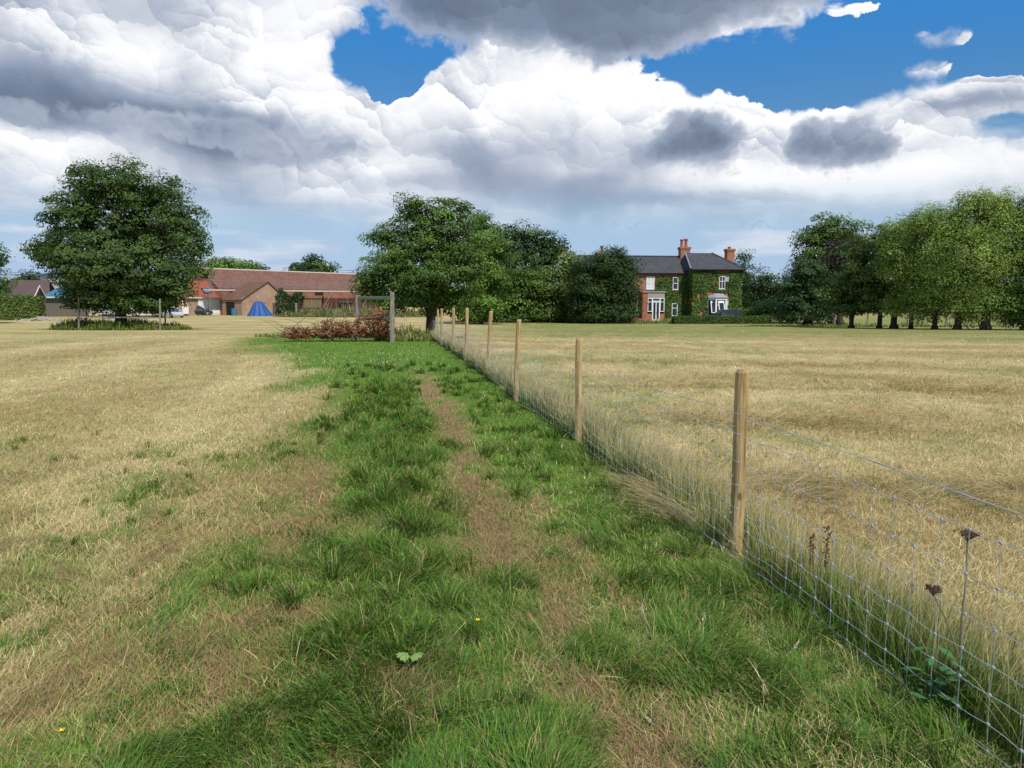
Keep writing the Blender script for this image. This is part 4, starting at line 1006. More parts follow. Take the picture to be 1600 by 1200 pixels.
def tilemat(name, c0, c1, w, h, var=.3, bump=.5, pant=False):
    """roof covering laid in courses; object X runs along the roof"""
    m, N, bs = newmat(name)
    oc = N.new('ShaderNodeTexCoord').outputs['Object']
    sp = N.new('ShaderNodeSeparateXYZ'); N.l.new(oc, sp.inputs[0])
    cb = N.new('ShaderNodeCombineXYZ'); N.l.new(sp.outputs[0], cb.inputs[0]); N.l.new(N.m('ADD', sp.outputs[1], N.m('MULTIPLY', sp.outputs[2], .8)), cb.inputs[1])
    b = N.new('ShaderNodeTexBrick'); N.l.new(cb.outputs[0], b.inputs['Vector']); b.inputs['Scale'].default_value = 1.0
    b.offset = 0.0 if pant else .5
    b.inputs['Brick Width'].default_value = w; b.inputs['Row Height'].default_value = h; b.inputs['Mortar Size'].default_value = .018
    b.inputs['Color1'].default_value = (*c0, 1); b.inputs['Color2'].default_value = (*c1, 1); b.inputs['Mortar'].default_value = (c0[0] * .35, c0[1] * .35, c0[2] * .35, 1); b.inputs['Bias'].default_value = 0
    n = N.noise(oc, .7, 5, .7); n2 = N.noise(N.vm('MULTIPLY', oc, (1, 1, 1)), 5, 4, .6)
    f = N.m('ADD', N.m('ADD', N.m('MULTIPLY', n, 2.2 * var), N.m('MULTIPLY', n2, 1.6 * var)), 1 - 1.9 * var)
    N.l.new(N.vm('SCALE', b.outputs['Color'], scale=f), bs.inputs['Base Color']); bs.inputs['Roughness'].default_value = .8; bs.inputs['Specular IOR Level'].default_value = .25
    bp = N.new('ShaderNodeBump'); bp.inputs['Strength'].default_value = bump; bp.inputs['Distance'].default_value = .05
    hgt = b.outputs['Fac']
    hgt = N.m('ADD', N.m('MULTIPLY', hgt, -1), N.m('SINE', N.m('MULTIPLY', sp.outputs[0], 6.283 / w))) if pant else N.m('MULTIPLY', hgt, -1)
    N.l.new(hgt, bp.inputs['Height']); N.l.new(bp.outputs[0], bs.inputs['Normal'])
    return m
M_brick = brickmat('orange_brick', (.42, .135, .062), (.33, .10, .05), (.30, .22, .16))
M_rbrick = brickmat('red_brick', (.32, .115, .072), (.26, .09, .06), (.28, .20, .15))
M_lbrick = brickmat('light_brick', (.43, .27, .165), (.30, .15, .095), (.38, .30, .22), .5)
M_slate = tilemat('slate', (.060, .062, .068), (.082, .082, .088), .35, .25)
M_pant = tilemat('pantile', (.27, .125, .085), (.19, .095, .07), .3, .32, .45, .6, True)
M_pantr = tilemat('orange_pantile', (.40, .125, .065), (.33, .10, .06), .3, .32, .25, .6, True)
M_btile = tilemat('brown_tile', (.125, .085, .075), (.10, .07, .062), .33, .33, .2)
M_white = plain('white_paint', (.78, .78, .76), .5, var=.06)
M_owhite = plain('worn_white_paint', (.80, .78, .72), .8, var=.35, scale=2, stretch=(3, 3, .6))
M_lead = plain('lead', (.30, .31, .33), .6)
M_stone = plain('stone', (.34, .31, .26), .9)
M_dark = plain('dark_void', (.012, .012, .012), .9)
M_glass, _N, _b = newmat('window_glass'); _b.inputs['Base Color'].default_value = (.035, .045, .055, 1); _b.inputs['Roughness'].default_value = .06; _b.inputs['Specular IOR Level'].default_value = .7
M_blind = plain('pale_blind', (.60, .63, .62), .8, var=.08)
M_steel = plain('scaffold_steel', (.24, .24, .25), .6, .3, .4, .15)
M_board = plain('scaffold_board', (.42, .33, .22), .9, var=.3, stretch=(.3, 4, 4))
M_terra = plain('chimney_pot', (.36, .10, .065), .8)
M_maroon = brickmat('maroon_brick', (.17, .045, .035), (.14, .04, .03), (.15, .09, .07))
M_blue = plain('blue_tarpaulin', (.012, .075, .27), .6, var=.35, scale=1.5)
M_grey = plain('grey_sheeting', (.36, .38, .40), .6, var=.1)
M_bluesheet = plain('blue_sheeting', (.045, .15, .25), .6)
M_wood = plain('dark_timber', (.09, .075, .06), .9, var=.4)

class Frame:
    """a building's own axes: origin on the ground, x along the front, y to the back"""
    def __init__(s, px, Y, rz):
        s.o = G(px, Y); s.rz = rz; s.inv = (Matrix.Translation(s.o) @ Matrix.Rotation(rz, 4, 'Z')).inverted()
    def pl(s, px, py, yl=0.0):
        """local (x, z) where the line through a photo point meets the plane y = yl"""
        o = s.inv @ Vector((0, 0, CAM_H)); d = s.inv.to_3x3() @ ray(px, py); t = (yl - o.y) / d.y; p = o + d * t
        return p.x, p.z
    def pxl(s, px, py, xl):
        """local (y, z) on the plane x = xl"""
        o = s.inv @ Vector((0, 0, CAM_H)); d = s.inv.to_3x3() @ ray(px, py); t = (xl - o.x) / d.x; p = o + d * t
        return p.y, p.z
def window(root, x0, x1, z0, z1, y, bars_x=(), bars_z=(.5,), fw=.075, glass=None, label=None, frame=None, sill=True):
    m = MB()
    m.box(x0, x0 + fw, y - .07, y + .02, z0, z1).box(x1 - fw, x1, y - .07, y + .02, z0, z1)
    m.box(x0 + fw, x1 - fw, y - .068, y + .02, z0, z0 + fw).box(x0 + fw, x1 - fw, y - .068, y + .02, z1 - fw, z1)
    for b in bars_x: c = x0 + (x1 - x0) * b; m.box(c - .035, c + .035, y - .064, y + .02, z0 + fw, z1 - fw)
    for b in bars_z: c = z0 + (z1 - z0) * b; m.box(x0 + fw, x1 - fw, y - .060, y + .02, c - .035, c + .035)
    o = m.build('window', frame or M_white, root)
    if label: o['label'] = label
    g = MB(); g.box(x0 + fw * .5, x1 - fw * .5, y - .03, y + .012, z0 + fw * .5, z1 - fw * .5); g.build('pane', glass or M_glass, o)
    if sill: s = MB(); s.box(x0 - .08, x1 + .08, y - .13, y + .01, z0 - .10, z0 - .002); s.build('sill', M_stone, o)
    return o
def slab(m, a, b, c, d, t=.12):
    """roof plane from four corners, with thickness below"""
    P = [Vector(p) for p in (a, b, c, d)]; n = (P[1] - P[0]).cross(P[3] - P[0]).normalized()
    if n.z < 0: n = -n
    m.hexa([p - n * t for p in P], P)

def ivy(root, quads, n, cols=OAK + LIME[:1] + [SYC[1]]):
    """leaves over wall areas; quads = list of (x0, x1, z0, z1, y, nx, ny) on x- or y-planes"""
    V = []; Fs = []; Cs = []; off = 0
    tot = sum((q[1] - q[0]) * (q[3] - q[2]) for q in quads)
    for (x0, x1, z0, z1, y, nx, ny, holes) in quads:
        m = int(n * (x1 - x0) * (z1 - z0) / tot); u = rng.uniform(x0, x1, m); z = rng.uniform(z0, z1, m)
        keep = np.ones(m, bool)
        for (a, b, c, d) in holes:
            jx = .10 * (fbm(u * 2, z * 2, 3, 2) - .5) * 2
            keep &= ~((u > a + jx) & (u < b + jx) & (z > c + jx) & (z < d + jx))
        # ragged borders and thin spots
        e = np.minimum(np.minimum(u - x0, x1 - u) * 1.0 + .25, (z1 - z) + .12)
        keep &= (fbm(u * 1.3, z * 1.3, 19, 3) > .26) & (e > .55 * fbm(u * 1.7, z * 1.7, 23, 3))
        u, z = u[keep], z[keep]; m = len(u)
        bulge = .06 + .22 * fbm(u * 1.1, z * .9, 29, 3) * rng.uniform(.3, 1, m)
        if ny: pos = np.stack([u, y - bulge, z], -1); nr = np.tile([0, -1., .5], (m, 1))
        else: pos = np.stack([y + nx * bulge, u, z], -1); nr = np.tile([nx, 0, .5], (m, 1))
        v, f = leaf_quads(pos, nr + rng.normal(0, .5, (m, 3)), .13 * rng.uniform(.7, 1.3, m), .7)
        tone = 1.55 * (.55 + .9 * fbm(u * .9, z * .9, 31, 3))
        c = np.array(cols)[rng.integers(0, len(cols), m)] * np.exp(rng.normal(0, .2, m))[:, None] * tone[:, None]
        V.append(v); Fs.append(f + off); Cs.append(np.repeat(c, 4, 0)); off += len(v)
    o = mesh_np('ivy', np.concatenate(V), [np.concatenate(Fs)], M_leaf, np.clip(np.concatenate(Cs), .004, .8), root)
    o['kind'] = 'stuff'; o['label'] = 'dense green creeper covering the front wall'
    return o

def house():
    F = Frame(1080, 95, R(8)); root = empty('brick_house', F.o, F.rz)
    tag(root, 'two storey orange brick farmhouse with slate roofs, its front largely covered in green creeper', 'house')
    xL = -13.5; _, ze = F.pl(1000, 426.5); yr = 3.6; xm = 0.0
    _, zr = F.pl(1040, 402.5, yr)
    # projecting right wing, front 1.6 m forward
    yf = -1.6; xW0, _ = F.pl(1083, 421, yf); xW1, _ = F.pl(1158, 421, yf); _, zw = F.pl(1120, 420.5, yf)
    yb = yf + (xW1 - xW0) * 1.05; xc = (xW0 + xW1) / 2
    w = MB(); w.box(xL, xW0 + .5, 0, 7.2, -.4, ze); w.prism([(0, ze), (7.2, ze), (3.6, zr - .15)], 'x', xL, xL + .35)
    w.build('wall', M_brick, root)
    w = MB(); w.box(xW0, xW1, yf, yb, -.4, zw); w.build('wall', M_brick, root)
    r = MB(); ov = .3
    k = (zr - ze) / 3.6
    slab(r, (xL - .1, -ov, ze - k * ov + .14), (xW0 + 2.5, -ov, ze - k * ov + .14), (xW0 + 2.5, 3.6, zr + .12), (xL - .1, 3.6, zr + .12))
    slab(r, (xL - .1, 3.6, zr + .12), (xW0 + 2.5, 3.6, zr + .12), (xW0 + 2.5, 7.5, ze - k * ov + .14), (xL - .1, 7.5, ze - k * ov + .14))
    ro = r.build('roof', M_slate, root)
    rt = MB(); rt.tube([(xL - .1, 3.6, zr + .15), (xW0 + 1, 3.6, zr + .15)], .11, 6); rt.build('ridge', M_slate, ro)
    gt = MB(); gt.tube([(xL, -ov - .05, ze - .06), (xW0 - .05, -ov - .05, ze - .06)], .07, 6); gt.build('gutter', M_dark, ro)
    # hipped roof of the wing
    ym = (yf + yb) / 2; xa, za = F.pl(1112, 395.5, ym); a = .35
    h = MB(); E = [(xW0 - a, yf - a, zw), (xW1 + a, yf - a, zw), (xW1 + a, yb + a, zw), (xW0 - a, yb + a, zw)]
    x0r = xW0 + .3
    T = [(x0r, ym, za), (xa, ym, za)]
    h.add(E + T + [(p[0], p[1], p[2] - .14) for p in E], [(0, 1, 5, 4), (1, 2, 5), (2, 3, 4, 5), (3, 0, 4), (0, 6, 7, 1), (1, 7, 8, 2), (2, 8, 9, 3), (3, 9, 6, 0), (9, 8, 7, 6)])
    hr = h.build('roof', M_slate, root)
    for p, q in [((E[0]), T[0]), (E[1], T[1])]: f = MB(); f.tube([Vector(p) + Vector((0, 0, .03)), Vector(q) + Vector((0, 0, .03))], .09, 6); f.build('hip_tiles', M_slate, hr)
    ld = MB(); ld.tube([(xW0 - a - .04, yf - a + .02, zw + .03), (x0r - .1, ym, za - .02)], .10, 6); ld.build('lead_flashing', M_lead, hr)
    g = MB(); g.tube([(xW0 - a, yf - a - .06, zw - .1), (xW1 + a, yf - a - .06, zw - .1)], .07, 6); g.build('gutter', M_dark, hr)
    # chimneys
    def chimney(px0, px1, ptop, pbase, y, pots, label, cap=True, d=.9):
        x0, zt = F.pl(px0, ptop, y); x1, zb = F.pl(px1, pbase, y); m = MB(); zb -= .8
        m.box(x0, x1, y - d / 2, y + d / 2, zb, zt - .35)
        m.box(x0 - .05, x1 + .05, y - d / 2 - .05, y + d / 2 + .05, zt - .35, zt - .22).box(x0 - .10, x1 + .10, y - d / 2 - .10, y + d / 2 + .10, zt - .22, zt - .05).box(x0 - .06, x1 + .06, y - d / 2 - .06, y + d / 2 + .06, zt - .05, zt)
        c = m.build('chimney', M_brick, root); c['label'] = label
        for (pp, pw, pt) in pots:
            x, z1 = F.pl(pp, pt, y); rr = pw / 2 * 95 / 1200; q = MB(); H = z1 - zt
            q.lathe([(rr * .85, 0), (rr * .85, H * .12), (rr * .68, H * .2), (rr * .68, H * .8), (rr * .95, H * .84), (rr * .9, H), (rr * .55, H), (rr * .55, H * .7)], 12, (x, y, zt - .01)); q.build('chimney_pot', M_terra, c)
    chimney(1062, 1076, 386, 407, 3.4, [(1065.5, 7, 374), (1072, 7, 373)], 'tall central brick chimney with twin pots')
    chimney(1134.5, 1145, 389, 409, ym + 2.0, [(1139.5, 6.5, 385.5)], 'brick chimney on the hipped end')
    chimney(932, 943, 394.5, 405, 3.6, [(940.5, 6, 384)], 'brick chimney behind the yew')
    # windows
    P = lambda a, b, c, d, y=0.0: (*[F.pl(a, c, y)[0], F.pl(b, c, y)[0]], F.pl(a, d, y)[1], F.pl(a, c, y)[1])
    o = []
    a = P(1010, 1022.5, 432, 452); o.append(a); window(root, *a, 0, (.5,), (.5,), glass=M_blind, label='upper window with a pale blind drawn')
    a = P(1051, 1059.5, 433, 452.5); o.append(a); window(root, *a, -.04)
    a = P(1049.5, 1058.5, 474, 493.5); o.append(a); window(root, *a, -.04, (), (.62,), glass=M_glass)
    a = P(1123.5, 1133, 431.5, 451.5, yf); u = a; wn = window(root, *a, yf - .04, (.5,), (.6,), label='upper window with its top casement open')
    m = MB(); m.bar((a[1] - .02, yf - .1, a[3] - .35), (a[1] + .28, yf - .42, a[3] - .38), .05, .55); m.build('open_casement', M_white, wn)
    # flat roofed brick porch at the left end
    yp = -1.7; xa0, _ = F.pl(1004, 480, yp); xb0, zt = F.pl(1039, 457, yp)
    m = MB(); d0 = P(1012, 1038, 465.8, 491, yp)
    m.box(xa0, d0[0], yp, 0, -.3, zt).box(d0[1], xb0, yp, 0, -.3, zt).box(d0[0], d0[1], yp, yp + .35, d0[3] + .55, zt).box(d0[0], d0[1], yp, yp + .35, -.3, .95)
    m.build('porch', M_brick, root)
    m = MB(); m.box(xa0 - .12, xb0 + .12, yp - .12, 0, zt, zt + .14); m.build('porch_roof', M_lead, root)
    m = MB(); m.box(d0[0], d0[1], yp - .03, yp + .3, d0[3], d0[3] + .55); m.build('stone_lintel', M_stone, root)
    xd0, _ = F.pl(1019, 480, yp); xd1, _ = F.pl(1031, 480, yp)
    window(root, d0[0], xd0, d0[2] + .3, d0[3], yp, (), (.72,), sill=False, label='narrow side light of the porch')
    window(root, xd1, d0[1], d0[2] + .3, d0[3], yp, (), (.72,), sill=False, label='narrow side light of the porch')
    zd = F.pl(1020, 471, yp)[1]
    window(root, xd0, xd1, zd + .02, d0[3], yp + .002, (), (), sill=False, label='fanlight over the garden door')
    dr = MB(); dr.box(xd0, xd0 + .12, yp - .05, yp + .03, .05, zd).box(xd1 - .12, xd1, yp - .05, yp + .03, .05, zd).box(xd0 + .12, xd1 - .12, yp - .048, yp + .03, .05, .30).box(xd0 + .12, xd1 - .12, yp - .048, yp + .03, zd - .12, zd)
    xm_ = (xd0 + xd1) / 2; dr.box(xm_ - .06, xm_ + .06, yp - .046, yp + .03, .30, zd - .12)
    dd = dr.build('door', M_white, root); q = MB(); q.box(xd0 + .06, xd1 - .06, yp - .02, yp + .02, .2, zd - .06); q.build('pane', M_glass, dd)
    q = MB(); q.box(xm_ + .02, xm_ + .05, yp - .10, yp - .046, 1.0, 1.16); q.build('handle', M_lead, dd)
    # side bay seen past the yew
    m = MB(); x1 = F.pl(987, 480, -1.0)[0]; x2 = F.pl(996, 480, -1.0)[0]; zb = F.pl(990, 491, -1)[1]; zq = F.pl(990, 465, -1)[1]
    window(root, x1, x2, zb, zq, -1.0, (.45,), (.55,), fw=.12, label='white side bay window past the yew')
    m.box(x1 - 2.2, x2 + .35, -1.02, .0, -.2, zb - .1).box(x1 - 2.2, x1, -1.0, 0, zb - .1, zq).box(x1, x2 + .3, -.9, 0, zb, zq + .25); m.build('side_bay', M_brick, root)
    m = MB(); m.box(x1 - 2.4, x2 + .4, -1.15, 0, zb - .1, zb - .0); m.build('bay_sill', M_white, root)
    # hipped bay on the wing
    bx0, _ = F.pl(1110, 485, yf - .9); bx1, bt = F.pl(1142, 465, yf - .9); yb0 = yf - 1.0; ins = .65
    pb = [(bx0, yf), (bx0 + ins, yb0), (bx1 - ins, yb0), (bx1, yf)]
    m = MB(); m.prism(pb, 'z', -.3, .75); b = m.build('bay_window', M_white, root); b['label'] = 'white bay window with open casements'
    m = MB(); m.prism([(p[0] * 1 + (.06 if i < 2 else -.06), p[1] + .06) for i, p in enumerate(pb)], 'z', .75, bt - .28); m.build('pane', M_glass, b)
    m = MB(); m.prism([(bx0 - .08, yf), (bx0 + ins - .05, yb0 - .08), (bx1 - ins + .05, yb0 - .08), (bx1 + .08, yf)], 'z', bt - .28, bt)
    for p in pb: m.box(p[0] - .10, p[0] + .10, p[1] - .06, p[1] + .08, .75, bt - .28)
    for q in (.5,): x = bx0 + ins + (bx1 - bx0 - 2 * ins) * q; m.box(x - .05, x + .05, yb0 - .02, yb0 + .06, .75, bt - .28)
    m.box(bx0 + ins, bx1 - ins, yb0 - .03, yb0 + .07, 1.05, 1.15).box(bx0 + ins, bx1 - ins, yb0 - .03, yb0 + .07, bt - .95, bt - .88)
    m.build('frame', M_white, b)
    xm_ = (bx0 + bx1) / 2; zt_ = F.pl(xm_ and 1126, 458, yf)[1]
    m = MB(); m.add([(bx0 - .2, yf, bt), (bx0 + ins - .1, yb0 - .2, bt), (bx1 - ins + .1, yb0 - .2, bt), (bx1 + .2, yf, bt), (bx0 + .75, yf, zt_), (bx1 - .75, yf, zt_)], [(0, 1, 4), (1, 2, 5, 4), (2, 3, 5), (0, 4, 5, 3), (3, 2, 1, 0)]); m.build('bay_roof', M_lead, b)
    for (x, yy, dx) in [(bx0 + .1, yf - .6, -.5), (bx0 + ins + .25, yb0, -.05)]:
        m = MB(); m.hexa([(x, yy - .45, 1.05), (x + .75, yy - .45, 1.05), (x + .75, yy - .40, 1.08), (x, yy - .40, 1.08)], [(x, yy - .02, bt - .4), (x + .75, yy - .02, bt - .4), (x + .75, yy + .03, bt - .4), (x, yy + .03, bt - .4)])
        c = m.build('open_casement', M_white, b); q = MB(); q.hexa([(x + .1, yy - .46, 1.16), (x + .65, yy - .46, 1.16), (x + .65, yy - .44, 1.17), (x + .1, yy - .44, 1.17)], [(x + .1, yy - .045, bt - .5), (x + .65, yy - .045, bt - .5), (x + .65, yy - .03, bt - .5), (x + .1, yy - .03, bt - .5)]); q.build('pane', M_glass, c)
    # creeper
    pad = lambda a: (a[0] - .06, a[1] + .06, a[2] - .12, a[3] + .04)
    xi, _ = F.pl(1023.5, 440); zi = F.pl(1040, 431)[1]
    bare1 = (F.pl(1118, 421, yf)[0], F.pl(1140, 421, yf)[0], F.pl(1120, 427, yf)[1], zw + .5)
    dp0 = F.pl(1090, 470, yf); 
    ivy(root, [(xi, xW0, 0.0, zi, 0.0, 0, 1, [pad(q) for q in o[1:]] + [(xi - 1, xb0, -1, zt + .1)]),
               (xW0 - .05, xW1 + .15, 0.0, zw - .1, yf, 0, 1, [pad(u), (bx0 - .1, bx1 + .1, -1, zt_ + .1), bare1, (dp0[0], dp0[0] + .4, dp0[1], dp0[1] + 1.1), (dp0[0] - 1.2, dp0[0] - .9, dp0[1] - 1, dp0[1] + .5)]),
               (yf, 0.0, 0, zw - .2, xW0, -1, 0, []), (yf, yb, 0, zw - .05, xW1, 1, 0, [])], 17000)
    # garden wall foot
    m = MB(); x0 = F.pl(958, 497, -3)[0]; x1 = F.pl(1003, 497, -3)[0]; m.box(x0, x1, -3.2, -2.95, -.3, .42)
    t = m.build('garden_wall', M_brick); t.location = F.o; t.rotation_euler = (0, 0, F.rz); tag(t, 'low brick garden wall below the yew at the left end of the house', 'wall')
house()

def barn():
    RZ = math.atan2(28, 17.2) - 0.0
    F = Frame(343, 130, RZ); root = empty('long_barn', F.o, F.rz); tag(root, 'long red brick barn under a faded pantile roof, wrapped in scaffolding', 'barn')
    # front wall is the plane y = 0 (facing the camera and to its right: local -y)
    W = 8.0; xR = F.pl(592, 455)[0]; ze = F.pl(343, 449.5)[1]
    zr = F.pl(345, 421, W / 2)[1]
    m = MB(); m.box(0, xR, 0, W, -.6, ze); m.prism([(0, ze), (W, ze), (W / 2, zr - .2)], 'x', 0, .4); m.prism([(0, ze), (W, ze), (W / 2, zr - .2)], 'x', xR - .4, xR)
    m.build('wall', M_rbrick, root)
    k = (zr - ze) / (W / 2); r = MB()
    slab(r, (-.15, -.3, ze - .3 * k + .1), (xR + .15, -.3, ze - .3 * k + .1), (xR + .15, W / 2, zr), (-.15, W / 2, zr)); slab(r, (-.15, W / 2, zr), (xR + .15, W / 2, zr), (xR + .15, W + .3, ze - .3 * k + .1), (-.15, W + .3, ze - .3 * k + .1))
    ro = r.build('roof', M_pant, root)
    q = MB(); q.tube([(-.2, W / 2, zr + .04), (xR + .2, W / 2, zr + .04)], .16, 8); q.build('ridge_tiles', plain('mortar_ridge', (.50, .42, .34), .9), ro)
    def opening(px, py, w, h, name, mat, lab=None):
        x, z = F.pl(px, py); m = MB(); m.box(x - w / 2, x + w / 2, -.05, .06, z - h / 2, z + h / 2); o = m.build(name, mat, root)
        if lab: o['label'] = lab
        return o
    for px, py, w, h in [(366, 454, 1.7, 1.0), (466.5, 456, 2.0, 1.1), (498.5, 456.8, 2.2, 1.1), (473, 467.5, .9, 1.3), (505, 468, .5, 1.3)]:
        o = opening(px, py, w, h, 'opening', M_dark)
    opening(488, 474.5, 4.6, 1.5, 'boarded_window', plain('pale_board', (.55, .45, .24), .8), 'opening closed with a pale yellow board')
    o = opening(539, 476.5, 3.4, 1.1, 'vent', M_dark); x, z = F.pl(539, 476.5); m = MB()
    m.box(x - 1.9, x + 1.9, -.12, -.02, z + .5, z + .75); m.build('lintel', M_stone, o)
    # lower wing running off to the left with the orange roof
    x2 = F.pl(262, 470)[0]; ze2 = F.pl(300, 464.5)[1]; W2 = 6.0; zr2 = F.pl(315, 438.5, W2 / 2)[1]
    wg = empty('barn_wing', F.o, F.rz); tag(wg, 'lower farm wing with a bright orange pantile roof and wide white doors', 'barn')
    m = MB(); m.box(x2, -.02, 0, W2, -.6, ze2); m.build('wall', M_lbrick, wg)
    k2 = (zr2 - ze2) / (W2 / 2); r = MB(); slab(r, (x2, -.3, ze2 - .3 * k2 + .1), (-.03, -.3, ze2 - .3 * k2 + .1), (-.03, W2 / 2, zr2), (x2, W2 / 2, zr2)); slab(r, (x2, W2 / 2, zr2), (-.03, W2 / 2, zr2), (-.03, W2 + .3, ze2 - .3 * k2 + .1), (x2, W2 + .3, ze2 - .3 * k2 + .1)); r2 = r.build('roof', M_pantr, wg)
    m = MB(); m.tube([(x2, -.38, ze2 - .12), (-.05, -.38, ze2 - .12)], .08, 6); m.build('gutter', M_white, r2)
    # roof light
    yk, _z = 1.0, ze2 + 1.0 * k2; xs = F.pl(322, 456, yk)[0]; m = MB(); n = Vector((0, -k2, 1)).normalized(); u = Vector((0, 1, k2)).normalized(); c = Vector((xs, yk, ze2 + yk * k2 + .12))
    for (s, t, mat, nm) in [(.95, .06, M_dark, 'roof_light')]:
        m.hexa([c + Vector((-.7, 0, 0)) - u * .6, c + Vector((.7, 0, 0)) - u * .6, c + Vector((.7, 0, 0)) + u * .6, c + Vector((-.7, 0, 0)) + u * .6], [c + n * .1 + Vector((-.7, 0, 0)) - u * .6, c + n * .1 + Vector((.7, 0, 0)) - u * .6, c + n * .1 + Vector((.7, 0, 0)) + u * .6, c + n * .1 + Vector((-.7, 0, 0)) + u * .6]); ob = m.build(nm, mat, wg)
        g = MB(); c2 = c + n * .105; g.hexa([c2 + Vector((-.5, 0, 0)) - u * .42, c2 + Vector((.5, 0, 0)) - u * .42, c2 + Vector((.5, 0, 0)) + u * .42, c2 + Vector((-.5, 0, 0)) + u * .42], [c2 + n * .02 + Vector((-.5, 0, 0)) - u * .42, c2 + n * .02 + Vector((.5, 0, 0)) - u * .42, c2 + n * .02 + Vector((.5, 0, 0)) + u * .42, c2 + n * .02 + Vector((-.5, 0, 0)) + u * .42]); g.build('pane', plain('sky_glass', (.16, .24, .36), .1, spec=.8, var=.05), ob)
    for (a, b) in [(309.5, 325.5), (326, 343.5)]:
        x0 = F.pl(a, 478)[0]; x1 = F.pl(b, 478)[0]; zt = F.pl(a, 467)[1]; m = MB(); nb = 9
        for i in range(nb):
            p = x0 + (x1 - x0) * i / nb; q = x0 + (x1 - x0) * (i + 1) / nb; m.box(p + .008, q - .008, -.08 - .012 * (i % 2), -.01, .05, zt)
        d = m.build('barn_door', M_owhite, wg); d['label'] = 'wide white boarded door with peeling paint'
        g = MB(); 
        for zz in (.4, zt - .4): g.box(x0 + .05, x1 - .05, -.13, -.08, zz - .08, zz + .08)
        g.build('ledge', M_owhite, d)
    x, z = F.pl(289.5, 482, -.3); m = MB(); m.box(x - .45, x + .45, -.5, -.05, .3, 1.5); t = m.build('wall_cabinet', M_white, wg)
    x, z = F.pl(285.5, 480, -.4); m = MB(); m.tube([(x, -.4, -.2), (x, -.4, 3.6)], .08, 6); m.build('downpipe', M_white, wg)
    # ---- scaffold
    sc = empty('scaffold', F.o, F.rz); tag(sc, 'steel tube scaffold with a boarded lift along the barn eaves', 'scaffold')
    zd = ze - .35; xs = np.linspace(-3.5, xR + 1.0, 15)
    for x in xs:
        for yy in (-.9, -2.2):
            m = MB(); m.tube([(x, yy, -.3), (x + random.uniform(-.03, .03), yy, zd + (2.3 if yy < -1 else 1.0))], .036, 5); m.build('standard', M_steel, sc)
    for (yy, z) in [(-2.25, zd + 1.05), (-2.25, zd + .55), (-2.25, zd - .25), (-.85, zd - .25), (-2.25, zd + 1.5)]:
        m = MB(); m.tube([(-3.9, yy, z), (xR + 1.4, yy, z)], .036, 5); m.build('ledger', M_steel, sc)
    m = MB(); n = 12; xa = -3.9; Lb = (xR + 5.3) / n
    for i in range(n):
        for j in range(5): m.box(xa + i * Lb + .02, xa + (i + 1) * Lb - .02, -2.2 + j * .25, -1.97 + j * .25, zd - .18 + .01 * ((i + j) % 2), zd - .12)
    m.build('boards', M_board, sc)
    m = MB(); m.box(-3.9, xR + 1.4, -2.36, -2.31, zd - .2, zd + .06); m.build('toe_board', plain('pale_toe_board', (.52, .45, .36), .9, stretch=(.3, 4, 4)), sc)
    for (a, b) in [(0.2, 2.6), (xR * .52, xR * .60), (xR * .8, xR * .86)]:
        m = MB(); m.tube([(a, -2.3, .0), (b, -2.3, zd - .2)], .036, 5); m.build('brace', M_steel, sc)
    for (px, pt, pb, nm) in [(328.5, 424, 467, 'scaffold pole')]:
        x, z = F.pl(px, pb, -2.2); x2_, z2 = F.pl(px, pt, -2.2); m = MB(); m.tube([(x, -2.2, z), (x2_, -2.2, z2)], .06, 5).tube([(x + .6, -2.2, z), (x + .2, -2.2, z + 3.5)], .036, 5); m.build('standard', M_steel, sc)
    # ---- gabled outhouse against the barn, gable wall parallel to the barn front
    yg = -7.5
    xg0, zt0 = F.pl(378, 467, yg); xg1, _ = F.pl(446.5, 467, yg); xa, za = F.pl(418, 440.5, yg); zg = F.pl(378, 467, yg)[1]
    oh = empty('brick_outhouse', F.o, F.rz); tag(oh, 'gabled light brick outhouse with a blue tarpaulin over its front', 'outbuilding')
    m = MB(); m.box(xg0, xg1, yg, -2.6, -.5, zg); m.prism([(xg0, zg), (xg1, zg), (xa, za - .1)], 'y', yg, yg + .35); m.build('wall', M_lbrick, oh)
    r = MB(); ex = .25
    slab(r, (xg0 - ex, yg - .12, zg - .15), (xa, yg - .12, za), (xa, -2.5, za), (xg0 - ex, -2.5, zg - .15)); slab(r, (xa, yg - .12, za), (xg1 + ex, yg - .12, zg - .15), (xg1 + ex, -2.5, zg - .15), (xa, -2.5, za)); r.build('roof', tilemat('brown_pantile', (.20, .10, .06), (.15, .085, .055), .3, .32, .4, .5, True), oh)
    m = MB(); m.bar((xg0 - .2, yg - .15, zg - .12), (xa, yg - .15, za + .03), .06, .16); m.bar((xa, yg - .15, za + .03), (xg1 + .2, yg - .15, zg - .12), .06, .16); m.build('verge_board', M_wood, oh)
    # side opening, dark, on the wall facing left of the gable
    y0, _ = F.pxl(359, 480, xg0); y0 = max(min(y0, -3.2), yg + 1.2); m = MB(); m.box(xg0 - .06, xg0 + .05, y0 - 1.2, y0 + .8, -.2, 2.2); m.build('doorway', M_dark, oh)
    x, _ = F.pl(428, 478, yg); m = MB(); m.box(x - .3, x + 1.2, yg - .05, yg + .05, 0, 2.0); m.build('door', M_wood, oh)
    # tarpaulin draped over a stack
    tb = G(405, 122.0); tr = empty('blue_tarpaulin', tb, .12); tag(tr, 'bright blue tarpaulin draped in folds over a stack by the outhouse gable', 'tarpaulin')
    k = 122 / 1200; m = MB(); n = 72; prof = [(0.0, 1.0), (.26, .99), (.42, .84), (.60, .56), (.80, .25), (1.0, -.02)]; H = 22.5 * k; rows = []
